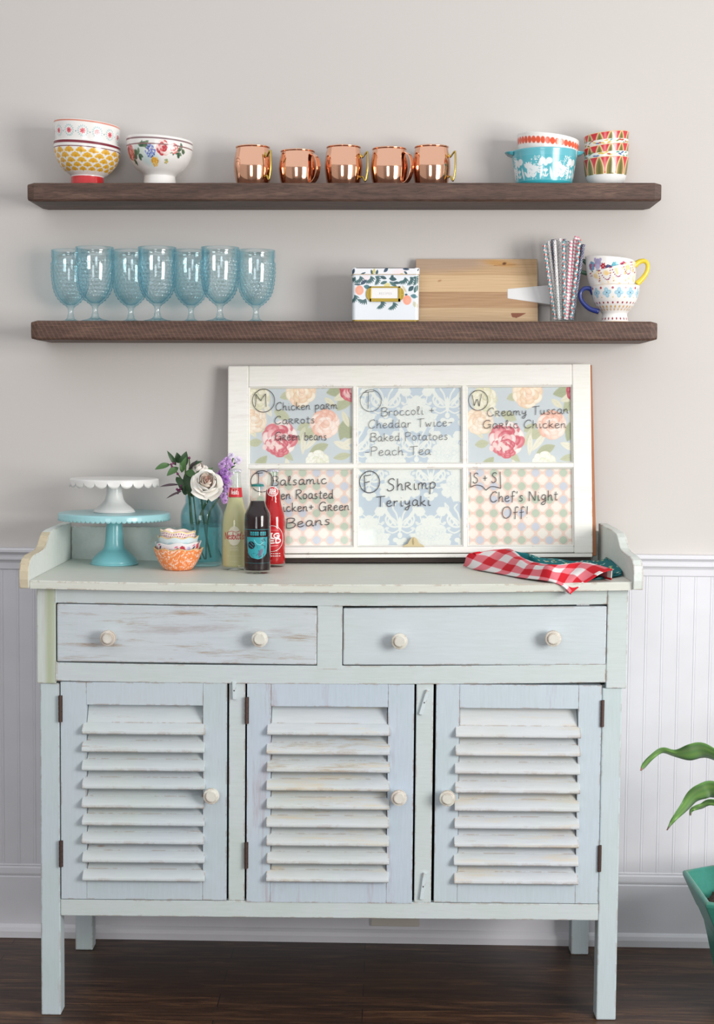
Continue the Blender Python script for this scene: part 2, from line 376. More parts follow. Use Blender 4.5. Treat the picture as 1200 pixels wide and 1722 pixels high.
# ------------------------------------------------------------------ the room
def structure(o): o['kind'] = 'structure'; return o
m_wall, t, b, L = nodes('warm_grey_wall_paint')
tc = N(t, 'TexCoord').outputs['Object']; nz = stretched_noise(t, L, tc, (1, 1, 1), 260, 2)
L.new(mixc(t, L, stretched_noise(t, L, tc, (1, 1, 1), 1.2, 2), (207, 203, 200), (204, 200, 196)), b.inputs['Base Color'])
b.inputs['Roughness'].default_value = .6; b.inputs['Specular IOR Level'].default_value = .25
bp = N(t, 'Bump'); bp.inputs['Strength'].default_value = .04; bp.inputs['Distance'].default_value = .001; L.new(nz, bp.inputs['Height']); L.new(bp.outputs[0], b.inputs['Normal'])
m_trim = plain('white_trim_paint', (230, 230, 236), .4, 0, 0, .35)

m_floor, t, b, L = nodes('dark_oak_boards')
tc = N(t, 'TexCoord').outputs['Object']
bk = N(t, 'TexBrick'); L.new(tc, bk.inputs['Vector']); bk.offset = .37; bk.inputs['Scale'].default_value = 1
bk.inputs['Brick Width'].default_value = .95; bk.inputs['Row Height'].default_value = .083; bk.inputs['Mortar Size'].default_value = .0012; bk.inputs['Bias'].default_value = -.1
bk.inputs['Color1'].default_value = (0, 0, 0, 1); bk.inputs['Color2'].default_value = (1, 1, 1, 1); bk.inputs['Mortar'].default_value = (.3, .3, .3, 1)
gr = stretched_noise(t, L, tc, (1.2, 13, 1), 3.2, 9, .7, 1.2)
c1 = ramp(t, L, gr, [(.3, (36, 24, 18)), (.5, (68, 46, 33)), (.70, (124, 90, 62))])
c = mixc(t, L, bk.outputs['Color'], c1, mixc(t, L, .55, c1, (46, 36, 32)))
c = mixc(t, L, bk.outputs['Fac'], c, (22, 17, 15))
L.new(c, b.inputs['Base Color']); b.inputs['Roughness'].default_value = .42; b.inputs['Specular IOR Level'].default_value = .35
bp = N(t, 'Bump'); bp.inputs['Strength'].default_value = .15; bp.inputs['Distance'].default_value = .002; L.new(gr, bp.inputs['Height']); L.new(bp.outputs[0], b.inputs['Normal'])

structure(MB().box(-3.2, 3.2, 0, .1, 0, 2.9).build('wall_back', m_wall))
structure(MB().box(-3.3, -3.2, -5.9, 0, 0, 2.6).build('wall_left', m_wall))
structure(MB().box(3.2, 3.3, -5.9, 0, 0, 2.6).build('wall_right', m_wall))
structure(MB().box(-3.2, 3.2, -6.0, -5.9, 0, 2.6).build('wall_front', m_wall))
structure(MB().box(-3.2, 3.2, -5.9, .1, -.08, 0).build('floor', m_floor))
# beadboard panelling: one sheet with a pair of fine grooves every board
xs = []; x = -2.2
pit = .0432; x0 = .7416 - .0035
k0 = int((-2.2 - x0) / pit)
prof = [(-2.2, -.012)]
for k in range(k0, int((2.2 - x0) / pit) + 1):
    g = x0 + k * pit
    if g < -2.19: continue
    for gg in (g, g + .0066): prof += [(gg - .0011, -.012), (gg - .0004, -.0112), (gg + .0004, -.0112), (gg + .0011, -.012)]
    prof.insert(-4, (g + .0033, -.0128))
prof = [p for p in prof if -2.2 <= p[0] <= 2.2] + [(2.2, -.012), (2.2, -.0005), (-2.2, -.0005)]
structure(MB().prism(prof, 'z', .18, 1.03).build('trim_1', m_trim))
rail = [(-.0005, 1.0635), (-.028, 1.0635), (-.031, 1.060), (-.031, 1.054), (-.026, 1.050), (-.0215, 1.046), (-.021, 1.041), (-.0235, 1.038), (-.0235, 1.033), (-.019, 1.029), (-.016, 1.024), (-.0155, 1.0075), (-.012, 1.005), (-.0005, 1.005)]
structure(MB().prism(rail, 'x', -2.2, 2.2).build('trim_2', m_trim))
base = [(-.0005, .2), (-.013, .2), (-.0145, .197), (-.013, .194), (-.017, .190), (-.0185, .176), (-.0175, .171), (-.0155, .1685), (-.0185, .165), (-.0195, .036), (-.023, .034), (-.028, .028), (-.031, .018), (-.031, .0005), (-.0005, .0005)]
structure(MB().prism(base, 'x', -2.2, 2.2).build('baseboard_back', m_trim))
o = thing('wall_outlet', 'off-white outlet cover plate low on the baseboard beneath the sideboard', 'outlet', (.08, -.0195, .082))
MB().box(-.066, .066, -.008, 0, -.036, .036).build('cover_plate', plain('ivory_plastic', (222, 216, 206), .4), o, bevel=.003)
m_sock = plain('ivory_socket', (214, 208, 198), .4)
for sx in (-.03, .03): MB().lathe([(0, .0095), (.016, .0095), (.0165, .008)], 24, axis='-y', c=(sx, 0, 0)).build('socket', m_sock, o)

# ------------------------------------------------------------------ the painted sideboard
BLUE, GREY, SAGE = (197, 211, 219), (204, 214, 219), (203, 213, 208)
P_body = old_paint('blue_grey_paint', BLUE, (200, 213, 214), (170, 152, 138), .67, 'z', (178, 176, 186), .64)
P_rail = old_paint('pale_green_paint', (203, 214, 214), (206, 215, 219), (172, 156, 134), .69, 'x', (186, 194, 190), .64, (1, 2, 0))
P_top = old_paint('sage_top_paint', (220, 221, 212), (212, 217, 210), (180, 165, 140), .70, 'x', (212, 208, 196), .66, (4, 0, 2), .45)
P_gal = old_paint('sage_gallery_paint', (226, 231, 226), (216, 225, 222), (172, 148, 116), .74, 'n', (214, 206, 190), .6, (2, 7, 1))
P_dr1 = old_paint('rubbed_drawer_paint', (205, 213, 219), (198, 209, 217), (160, 138, 116), .535, 'x', (176, 172, 174), .545, (0, 0, 3.3), .6, 0, .12)
P_dr2 = old_paint('drawer_paint', (203, 213, 220), (206, 216, 218), (172, 154, 134), .67, 'x', (190, 192, 194), .62, (7, 0, 1))
P_door = old_paint('door_paint', (195, 209, 219), (202, 213, 220), (168, 148, 134), .67, 'z', (180, 182, 194), .62, (0, 3, 9))
P_door2 = old_paint('streaked_door_paint', (193, 207, 221), (201, 212, 221), (166, 150, 142), .62, 'z', (178, 174, 184), .545, (5, 3, 2), .55, 0, .15)
P_slat = old_paint('slat_paint', (206, 213, 214), (200, 210, 218), (156, 116, 88), .63, 'x', (196, 190, 176), .58, (2, 0, 8), .5)
P_slat2 = old_paint('yellowed_slat_paint', (208, 213, 214), (200, 209, 217), (168, 146, 108), .58, 'x', (208, 198, 176), .52, (0, 4, 4), .5, 0, .14)
P_slat3 = old_paint('worn_slat_paint', (210, 214, 215), (202, 209, 217), (168, 148, 120), .64, 'x', (206, 198, 182), .53, (8, 1, 6), .5, 0, .14)
P_corner = old_paint('stained_corner_paint', (206, 214, 210), (200, 210, 216), (176, 160, 140), .66, 'z', (196, 186, 188), .6, (3, 3, 3), .55, .029)
P_edge = old_paint('bare_edge_wood', (214, 206, 184), (205, 190, 160), (120, 90, 62), .62, 'n', (186, 152, 112), .55)

sb = thing('sideboard', 'distressed pale blue wooden sideboard with louvered doors and two drawers below the shelves', 'sideboard', CAB_O, (0, 0, CAB_A))
W_ = 1.362
# counter top with a slight sag along its length
mb = MB(); nx = 40; X0, X1 = -.0155, 1.378; Y0, Y1 = -.03, .492
V = []; Fc = []
for i in range(nx + 1):
    x = X0 + (X1 - X0) * i / nx; z = counter_z(x)
    V += [(x, Y0, z - .019), (x, Y0, z - .002), (x, Y0 + .002, z), (x, Y1, z), (x, Y1, z - .019)]
for i in range(nx):
    a, b_ = i * 5, i * 5 + 5
    for k in range(5): Fc.append((a + k, a + (k + 1) % 5, b_ + (k + 1) % 5, b_ + k)[::-1])
Fc += [(0, 1, 2, 3, 4)[::-1], tuple(nx * 5 + k for k in range(5))]
mesh_obj('counter_top', V, Fc, P_top, sb)
# low gallery: two shaped ends and a back board
gp = [(-.037, 1.024), (-.040, 1.045), (-.038, 1.064), (-.030, 1.080), (-.012, 1.091), (.02, 1.0965), (.075, 1.0975), (.125, 1.099), (.155, 1.104), (.178, 1.115), (.198, 1.127), (.222, 1.1345), (.27, 1.1375), (.505, 1.139), (.505, 1.024)]
for sx, dz in ((X0 - .0235, 0), (X1 + .0005, .009)):
    mbx = MB().prism([(a, c + dz) for a, c in gp], 'x', sx, sx + .0225)
    n = len(gp); mi = [0, 0] + [1 if (i < 11) else 0 for i in range(n)]
    mesh_obj('gallery_end', mbx.v, mbx.f, [P_gal, P_edge if sx < 0 else P_gal], sb, bevel=.002, fm=mi)
MB().box(X0 + .0005, X1 - .0005, .4925, .505, 1.02, 1.128).build('gallery_back', P_gal, sb, bevel=.002)
# upper case: corner boards, rails, post between the drawers
def sag(x): return -.007 * (1 - ((x - .68) / .7) ** 2)
for x0, x1, mt in ((-.0055, .0385, P_corner), (1.3255, 1.3735, P_rail)):
    MB().box(x0, x1, -.004, .02, .797, 1.0225 + (.008 if x0 > 1 else 0)).build('corner_board', mt, sb, bevel=.002)
def railbar(name, x0, x1, zt, zb, mt, y0=-.003, y1=.02, sg=1):
    V = []; Fc = []; n = 16
    for i in range(n + 1):
        x = x0 + (x1 - x0) * i / n; d = sag(x) * sg + .006 * x
        V += [(x, y0, zb + d), (x, y0, zt + d), (x, y1, zt + d), (x, y1, zb + d)]
    for i in range(n):
        for k in range(4): Fc.append((i * 4 + k, i * 4 + (k + 1) % 4, i * 4 + 4 + (k + 1) % 4, i * 4 + 4 + k)[::-1])
    Fc += [(3, 2, 1, 0), tuple(n * 4 + k for k in range(4))]
    return mesh_obj(name, V, Fc, mt, sb, bevel=.0015)
railbar('front_rail', .0385, 1.3255, 1.0225, .988, P_rail)
railbar('front_rail', .0385, 1.3255, .8475, .804, P_rail)
MB().box(.649, .708, -.0032, .02, .835, .985).build('drawer_post', P_rail, sb, bevel=.0015)
# lower case
for x0, x1 in ((0, .0465), (1.318, 1.3645)):
    MB().prism([(x0, 0), (x1, 0), (x1, .05), (x0, .05)], 'z', 0.0005, .797).build('leg', P_body, sb, bevel=.003)
    MB().prism([(x0, .448), (x1, .448), (x1, .495), (x0, .495)], 'z', 0.0005, .797).build('leg', P_body, sb, bevel=.003)
for x0, x1 in ((.4435, .4815), (.8825, .9225)):
    MB().box(x0, x1, .001, .022, .281, .806).build('door_post', P_rail, sb, bevel=.0015)
MB().box(.0465, 1.318, 0, .022, .2415, .281).build('bottom_rail', P_rail, sb, bevel=.002)
for x0 in (.002, 1.350): MB().box(x0, x0 + .012, .05, .448, .245, 1.02).build('side_panel', P_body, sb)
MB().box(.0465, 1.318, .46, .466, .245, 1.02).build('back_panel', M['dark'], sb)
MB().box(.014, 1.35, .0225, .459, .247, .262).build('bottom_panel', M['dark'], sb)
# drawers
def knob(parent, x, y, z, r=.019, d=.034):
    pr = [(0, d), (r * .62, d), (r * .70, d - .0012), (r * .72, d - .003), (r * .98, d - .0045), (r, d - .008), (r * .96, d - .014), (r * .72, d - .021), (r * .5, d - .025), (r * .55, 0), (0, 0)]
    return MB().lathe(pr[::-1], 56, axis='-y', c=(x, y, z)).build('knob', M['knob'], parent)
for (tl, tr, br, bl), ks, mt in ((((.0415, .9850), (.6480, .9800), (.6482, .8465), (.0415, .8492)), ((.1649, .9091), (.5168, .9100)), P_dr1),
                                 (((.7098, .9800), (1.3238, .9905), (1.3238, .8522), (.7098, .8470)), ((.8409, .9081), (1.1966, .9175)), P_dr2)):
    dmb = MB(); q = [tl, tr, br, bl]
    dmb.add([(x, -.004, z) for x, z in q] + [(x, .018, z) for x, z in q], [(0, 1, 2, 3), (7, 6, 5, 4), (0, 4, 5, 1), (1, 5, 6, 2), (2, 6, 7, 3), (3, 7, 4, 0)])
    dr = dmb.build('drawer', mt, sb, bevel=.0025)
    for x, z in ks: knob(dr, x, -.004, z)
# louvered doors
def door(x0, x1, z0, z1, ox0, ox1, knob_x, hinge_x, mt, sm, dx0, seed):
    oz1, oz0 = .7475, .335; yf, yb = -.002, .026
    d = MB()
    d.box(x0, ox0, yf, yb, z0, z1); d.box(ox1, x1, yf, yb, z0, z1)
    d.box(ox0 + .0004, ox1 - .0004, yf + .0001, yb, oz1, z1); d.box(ox0 + .0004, ox1 - .0004, yf + .0001, yb, z0, oz0)
    d = d.build('door', mt, sb, bevel=.0005)
    rnd = random.Random(seed)
    for k in range(9):
        zb = .3306 + .0437 * (8 - k) + rnd.uniform(-.0012, .0012); w = rnd.uniform(-.002, .002); hgt = .052 if k else .056
        nose = [(.0015, zb + .0265), (-.008, zb + .0180), (-.0145, zb + .0115), (-.0170, zb + .0078), (-.0175, zb + .0040), (-.0163, zb + .0012), (-.0135, zb), (-.009, zb + .0022), (.0015, zb + .0135)]
        inner = [(.0300, zb + .0500), (.0015, zb + .0265), (.0015, zb + .0125), (.0300, zb + .037)] if k else [(.032, zb + .082), (.026, zb + .066), (.0015, zb + .0265), (.0015, zb + .0125), (.032, zb + .036)]
        sl = MB().prism(inner, 'x', ox0 + .001, ox1 - .001).prism(nose, 'x', ox0 - .009 + w * .4, ox1 + .005 + w * .4)
        sl.build('louver', sm, d, bevel=.0015)
    knob(d, knob_x, yf, .5390)
    for hz in (.7375, .392):
        h = MB().tube([(hinge_x, yf - .003, hz - .0315), (hinge_x, yf - .003, hz + .0315)], .0032, 10)
        for q in range(5): h.tube([(hinge_x, yf - .003, hz - .0315 + q * .0126 + .0008), (hinge_x, yf - .003, hz - .0315 + (q + 1) * .0126 - .0008)], .0042, 10)
        h.box(hinge_x + .002, hinge_x + .0052, yf - .0012, yf + .012, hz - .0315, hz + .0315)
        h.build('hinge', M['iron'], d)
    return d
door(.0490, .4388, .2830, .8010, .1090, .3830, .4051, .0485, P_door, P_slat, 0, 1)
door(.4860, .8775, .2795, .8020, .5420, .8165, .8433, .4852, P_door2, P_slat2, 0, 2)
door(.9290, 1.3165, .2830, .8035, .9835, 1.2625, .9567, 1.3175, P_door, P_slat3, 0, 3)
m_latch = old_paint('latch_paint', (206, 220, 226), (212, 222, 226), (140, 120, 100), .8, 'z')
for (x, z, a, l) in ((.4560, .7845, -.04, .042), (.9010, .7600, .28, .060), (.9035, .3215, .12, .064)):
    la = MB().box(-.0045, .0045, -.007, 0, -l / 2, l / 2).build('turn_latch', m_latch, sb, bevel=.001)
    la.location = (x, .001, z); la.rotation_euler = (0, a, 0)
    MB().lathe([(0, .0085), (.0014, .0085), (.0016, .007)], 10, axis='-y').build('screw', M['iron'], la)

# ------------------------------------------------------------------ the two floating shelves
SHELF = .0061
def shelf(name_lbl, z0, z1, xa, xb, seed, mt):
    # rough sawn beam with uneven edges, rounded ends
    rnd = random.Random(seed); nx = 90; V = []; Fc = []
    sec = lambda e1, e2: [(-.176 + .004, z0 + e1), (-.1775, z0 + .005 + e1), (-.1775, z1 - .004 + e2), (-.1745, z1 + e2), (-.0005, z1), (-.0005, z0)]
    e1 = e2 = 0
    for i in range(nx + 1):
        x = xa + (xb - xa) * i / nx; e1 = e1 * .8 + rnd.uniform(-.0004, .0004); e2 = e2 * .7 + rnd.uniform(-.0003, .0001)
        s_ = sec(e1, min(0, e2)); inset = .006 if i in (0, nx) else 0
        cz = (z0 + z1) / 2
        V += [(x, y + (inset if y < -.1 else 0), z + (cz - z) * (.16 if inset else 0)) for y, z in s_]
        if i == 0 or i == nx - 1: pass
    for i in range(nx):
        for k in range(6): Fc.append((i * 6 + k, i * 6 + (k + 1) % 6, i * 6 + 6 + (k + 1) % 6, i * 6 + 6 + k))
    Fc += [(5, 4, 3, 2, 1, 0)[::-1][::-1], tuple(nx * 6 + k for k in range(6))]
    o = mesh_obj('floating_shelf', V, Fc, mt, None, bevel=.002)
    bm = bmesh.new(); bm.from_mesh(o.data); bmesh.ops.recalc_face_normals(bm, faces=bm.faces); bm.to_mesh(o.data); bm.free()
    o.location = (-.86, 0, 0); o.rotation_euler = (0, -SHELF, 0)
    return tag(o, name_lbl, 'shelf', 'floating wall shelves')
DK = ((60, 42, 35), (88, 65, 55), (122, 94, 79))
W_sh1 = wood('rough_sawn_walnut', DK, (1, 5, 9), 4, .55, 0, .5, .5)
W_sh2 = wood('saw_marked_walnut', ((62, 43, 34), (90, 65, 54), (122, 93, 77)), (1, 5, 9), 4, .55, .5, .5, .5, (3, 1, 0))
SZ1, SZ2 = 2.0112, 1.6628                            # top surfaces at x = -.86
shelf('upper dark rough-sawn wooden shelf holding the copper mugs', SZ1 - .047, SZ1, -.004, 1.604, 3, W_sh1)
shelf('lower dark saw-marked wooden shelf holding the blue goblets', SZ2 - .0495, SZ2, .001, 1.599, 8, W_sh2)
def shelf_z(k, x): return (SZ1, SZ2)[k] + (x + .86) * SHELF + .0003
def on_shelf(k, u, y):                               # foot of something standing on a shelf under image column u
    p = at(u, (300, 535)[k], y); return Vector((p.x, y, shelf_z(k, p.x)))
PX = lambda y: (4.2 + y) / F_PX                      # metres per image pixel at depth y

# ------------------------------------------------------------------ upper shelf
WHITE = (246, 244, 242)
def zat(u, v, y, k):                                 # height above shelf k of an image row at depth y
    p = at(u, v, y); return p.z - shelf_z(k, p.x)
def lean(k, zr): return lambda X, Y, Z: (X, Y, Z - k * X * np.clip(Z / zr, 0, 1))
def shelf_thing(name, label, cat, k, u, y, group=None, dz=0):
    p = on_shelf(k, u, y); p.z += dz
    return thing(name, label, cat, p, (0, -SHELF, 0), group)

def paint_scallops(c, R):
    per = 2 * math.pi * R / 16; Y_ = (236, 182, 62)
    for row, V0 in enumerate((85, 72.5, 61, 50.5, 41.5)):
        for q in range(-9, 10):
            U0 = (q + .5 * (row % 2)) * per; w = per * .36; h = 9.5 - row * .9
            c.ring(U0, V0 - 8, per * .46, 1.1, (247, 226, 172), .9, h * 1.25)
            for dx, dy in ((-.78, -.05), (-.42, .42), (0, .62), (.42, .42), (.78, -.05)): c.ell(U0 + dx * w, V0 - 3 + dy * h, w * .36, h * .36, Y_)
            c.ell(U0, V0 - 3.2, w * .66, h * .5, Y_); c.poly([(U0 - w * .9, V0 - 3.4), (U0 + w * .9, V0 - 3.4), (U0, V0 - 3.4 - h * .62)], Y_)
            c.ell(U0, V0 - 4, w * .34, h * .3, (226, 164, 48)); c.line([(U0, V0 - 5 - h * .55), (U0, V0 - 4)], .8, (176, 170, 92))
    c.rect(-400, 400, 100.5, 106.5, (128, 34, 52)); c.rect(-400, 400, 91, 93.6, (120, 60, 70))
    c.rect(-400, 400, -1, 25, (205, 42, 46)); c.rect(-400, 400, 24.5, 27.5, (248, 246, 244))
def paint_red_flowers(c, R):
    per = 2 * math.pi * R / 14
    for q in range(-7, 8):
        U0 = q * per + 5; V0 = 131
        for k in range(16):
            a = 2 * math.pi * k / 16
            c.leaf(U0 + 9 * math.cos(a), V0 + 9.5 * math.sin(a), U0 + 15 * math.cos(a), V0 + 16 * math.sin(a), 2.6, (150, 196, 200), .8)
        for k in range(7):
            a = 2 * math.pi * k / 7; c.ell(U0 + 4.4 * math.cos(a), V0 + 4.4 * math.sin(a), 3.2, 2, (226, 92, 104), a, .9)
        c.ell(U0, V0, 2.2, 2.2, (196, 40, 60)); c.ell(U0 + per / 2, V0 - 2, 1.6, 1.6, (120, 160, 170))
    c.rect(-400, 400, 154, 158, (214, 110, 84), .7)
bowl1 = [(.040, 0), (.0425, .002), (.0415, .024), (.044, .028), (.053, .0345), (.0655, .046), (.0765, .062), (.083, .080), (.0852, .095), (.0855, .1085)]
o = shelf_thing('bowl', 'deep footed bowl with yellow fan scallops and a red foot, holding a flowered bowl', 'bowl', 0, 147, -.0905, 'patterned bowls on the upper shelf')
lathe_print('bowl_body', bowl1, paint_scallops, M['glaze'], o, 330, warp=lean(.085, .11))
o = shelf_thing('bowl', 'white bowl with small red flowers nested inside the yellow fan scallop bowl', 'bowl', 0, 147, -.0905, 'patterned bowls on the upper shelf')
lathe_print('bowl_body', [(.036, .0475), (.040, .049), (.058, .068), (.072, .085), (.0785, .1005), (.0812, .116), (.0835, .135), (.0845, .159)], paint_red_flowers, M['glaze'], o, 330, warp=lean(.085, .11))
def paint_bouquet(c, R):
    U = lambda u, hw=55: R * math.asin(max(-.97, min(.97, (u - 268.5) / hw)))
    G = (96, 128, 92); DG = (62, 92, 72)
    c.ell(U(258), 62, 26, 16, (196, 220, 222), 0, .8, .8); c.ell(U(240), 82, 20, 13, (206, 224, 218), 0, .7, .8)
    rnd = random.Random(4)
    for u, v, l in ((246, 90, 1), (238, 73, 1), (232, 70, 0), (306, 82, 1), (300, 88, 0), (228, 62, 0), (250, 96, 0), (311, 92, 0)):
        for k in range(5):
            a = rnd.uniform(0, 6.28); c.leaf(U(u), v, U(u) + 16 * math.cos(a), v + 16 * math.sin(a), 8, G if (k + l) % 2 else DG, .85)
    c.bloom(U(222), 80, 20, [(196, 92, 90), (226, 140, 136), (172, 60, 64)], 9, rnd)
    c.bloom(U(283), 89, 20, [(214, 88, 92), (240, 190, 186), (250, 232, 226), (190, 52, 64)], 10, rnd)
    c.bloom(U(299), 90, 14, [(226, 120, 118), (250, 232, 226), (206, 80, 84)], 8, rnd)
    for k in range(70):
        a, q = rnd.uniform(0, 6.28), rnd.uniform(0, 1) ** .6 * 14; c.ell(U(260) + q * math.cos(a), 80 + q * 1.1 * math.sin(a), 1.9, 1.9, rnd.choice([(70, 84, 170), (110, 124, 200), (150, 164, 216)]))
    c.bloom(U(267), 55, 12, [(240, 186, 70), (248, 206, 110), (224, 160, 50)], 6, rnd); c.bloom(U(289), 57, 6.5, [(240, 196, 90), (160, 180, 130)], 5, rnd)
    c.rect(-400, 400, 110, 114.5, (140, 112, 116)); c.rect(-400, 400, 96.5, 99.5, (146, 108, 108))
o = shelf_thing('bowl', 'white footed bowl with a painted bouquet and mauve bands, beside the stacked bowls', 'bowl', 0, 268.5, -.0905, 'patterned bowls on the upper shelf')
lathe_print('bowl_body', [(.040, 0), (.0425, .002), (.0405, .022), (.0415, .029), (.058, .042), (.0735, .061), (.0815, .081), (.0850, .102), (.0856, .1195)], paint_bouquet, M['glaze'], o, 330, warp=lean(.065, .12))

# copper mugs
mug_lbl = ['first copper mug from the left, thin brass handle seen nearly end-on',
           'shorter copper mug with a copper band handle, second from the bowls',
           'middle copper mug of the row with an angular brass handle',
           'copper mug with a copper band handle, between two brass-handled mugs',
           'copper mug with angular brass handle at the end nearest the turquoise casserole']
def brass_handle(parent, az, h, w=.036):
    # cast handle: notch at the top, tall bowed grip, notch at the bottom
    p = [(.041, h * .86), (.050, h * .735), (.0525, h * .725), (.058, h * .79), (.0635, h * .845), (.0655, h * .83), (.0665, h * .60), (.0655, h * .38), (.061, h * .155), (.058, h * .14), (.053, h * .235), (.0505, h * .24), (.040, h * .19)]
    pts = spline([(q * math.sin(az), -q * math.cos(az), z) for q, z in p], 5)
    return MB().tube(pts, [.0030] * len(pts), 8, flat=.75).build('handle', M['brass'], parent, smooth=True)
def band_handle(parent, az, h):
    p = spline([(.038, h * .86), (.050, h * .87), (.062, h * .76), (.0675, h * .52), (.062, h * .25), (.050, h * .10), (.038, h * .10)], 6)
    mb = MB(); dx, dy = math.sin(az), -math.cos(az); nx_, ny_ = math.cos(az), math.sin(az); V = []; Fc = []
    for i, (q, z) in enumerate(p):
        a = p[max(0, i - 1)]; b2 = p[min(len(p) - 1, i + 1)]; tq, tz = b2[0] - a[0], b2[1] - a[1]; l = math.hypot(tq, tz); ox, oz = tz / l * .0014, -tq / l * .0014
        for s1, s2 in ((-1, 1), (1, 1), (1, -1), (-1, -1)):
            qq, zz = q + ox * s2, z + oz * s2; V.append((qq * dx + nx_ * .0085 * s1, qq * dy + ny_ * .0085 * s1, zz))
    for i in range(len(p) - 1):
        for k in range(4): Fc.append((i * 4 + k, i * 4 + (k + 1) % 4, i * 4 + 4 + (k + 1) % 4, i * 4 + 4 + k))
    Fc += [(3, 2, 1, 0), tuple(len(p) * 4 - 4 + k for k in range(4))]
    mb.add(V, Fc); return mb.build('handle', M['copper'], parent, smooth=False, bevel=.0008)
for i, (u, vtop, az) in enumerate(((425, 247.5, .85), (500.5, 254.5, .95), (577.5, 247.5, 1.25), (654.3, 250.5, 1.05), (725.3, 247.3, 1.15))):
    h = zat(u, vtop, -.088, 0)
    o = shelf_thing('copper_mug', mug_lbl[i], 'mug', 0, u, -.088, 'copper mugs on the upper shelf')
    pr = [(0, .002), (.034, .002), (.036, 0), (.039, 0), (.0415, .004), (.0462, .024), (.0488, .046), (.0490, .058), (.0472, .076), (.0440, .093), (.0425, .1010)]
    pr = [(r, z * h / .1045) for r, z in pr]
    pr = spline(pr[3:], 5); pr = [(0, .0015), (.036, .0015)] + pr
    inner = [(r - .0012, z) for r, z in pr[::-1] if r > .03 and z > .006] + [(0, .006)]
    MB().lathe(pr + inner, 56).build('mug_body', M['copper'], o, smooth=True)
    rim = MB(); zr = h - .0012; rr = .0425
    rim.tube([(rr * math.sin(a), -rr * math.cos(a), zr) for a in [2 * math.pi * k / 48 for k in range(49)]], .0022, 8, cap=False)
    rim.build('rim', M['copper'], o, smooth=True)
    (band_handle if i in (1, 3) else brass_handle)(o, az, h)

# turquoise casserole with a dotted bowl standing in it
def paint_folk(c, R):
    w = (232, 240, 242); rnd = random.Random(9)
    def spray(u, v):
        c.line([(u, v - 14), (u, v + 12)], 1.6, w)
        for k in range(4):
            for sg in (-1, 1): c.leaf(u, v - 10 + k * 6, u + sg * 8, v - 5 + k * 6, 4.5, w)
        c.ell(u, v + 15, 4.2, 4.2, w)
    def tulip(u, v, s=1.):
        for a in (-.8, -.3, .3, .8): c.leaf(u, v, u + 13 * s * math.sin(a), v + 14 * s * math.cos(a), 6 * s, w)
        c.leaf(u, v - 18 * s, u, v + 4, 5 * s, w); c.leaf(u - 1, v - 17 * s, u - 10 * s, v - 5 * s, 5 * s, w); c.leaf(u + 1, v - 17 * s, u + 10 * s, v - 5 * s, 5 * s, w)
    def crescent(u, v, s=1):
        for k in range(7):
            a = math.pi + .35 + k * .41; c.ell(u + s * 13 * math.cos(a), v + 8 + 13 * math.sin(a), 4.6, 4.6, w)
    for q in range(-3, 4):
        U0 = q * 86
        c.ell(U0 - 13, 56, 9, 8, w); c.ell(U0 + 5, 56, 9, 8, w); c.ell(U0 - 4, 50, 6, 7, w); tulip(U0 - 4, 28, .75)
        c.leaf(U0 - 20, 10, U0 - 14, 42, 7, w); c.leaf(U0 + 14, 10, U0 + 8, 42, 7, w)
        tulip(U0 + 30, 38, 1.3); tulip(U0 + 46, 34, 1.1); spray(U0 + 66, 36)
        crescent(U0 - 42, 34)
        for k in range(34):
            c.ell(U0 - 24 + rnd.uniform(-26, 12), rnd.uniform(10, 68), 1.3, 1.3, w); c.ell(U0 + 60 + rnd.uniform(-8, 14), rnd.uniform(52, 70), 1.2, 1.2, w)
    c.rect(-400, 400, -1, 9.5, (60, 172, 186)); c.rect(-400, 400, 71, 100, (104, 190, 204))
    c.rect(-400, 400, 9, 10.5, (120, 200, 210))
CY = -.0905
o = shelf_thing('casserole_dish', 'turquoise casserole with white folk flowers and two tab handles', 'casserole', 0, 914.5, CY)
cz1 = zat(914, 256.5, CY, 0)
lathe_print('dish', [(.066, 0), (.0700, .003), (.0730, .012), (.0780, cz1 * .5), (.0830, cz1 - .012), (.0845, cz1 - .004), (.0850, cz1)], paint_folk, M['glaze'], o, 330, base=(92, 186, 200))
for s in (-1, 1):
    mb = MB(); V = []
    out = [(.081, -.030), (.092, -.027), (.1005, -.018), (.1035, 0), (.1005, .018), (.092, .027), (.081, .030)]
    mb.prism([(s * x, y) for x, y in out], 'z', cz1 - .0075, cz1 - .0005)
    for j, (x, y, z) in enumerate(mb.v):
        if z < cz1 - .004: mb.v[j] = (s * (.081 + (abs(x) - .081) * .72), y * .8, z - .004 + (abs(x) - .081) * .25)
    mb.build('handle', plain('turquoise_glass', (92, 186, 200), .22, 0, .3), o, bevel=.002, segs=3)
def paint_dots(c, R):
    per = 2 * math.pi * R / 40
    for q in range(-20, 20): c.ell((q + .3) * per, 106, per * .5, 8.5, (236, 92, 58))
o = shelf_thing('bowl', 'white bowl with a row of orange dots sitting inside the turquoise casserole', 'bowl', 0, 920.5, CY)
lathe_print('bowl_body', [(.034, .034), (.040, .036), (.060, .052), (.0705, .070), (.0755, .088), (.0785, .108), (.0795, .1235)], paint_dots, M['glaze'], o, 330, warp=lean(.125, .115))

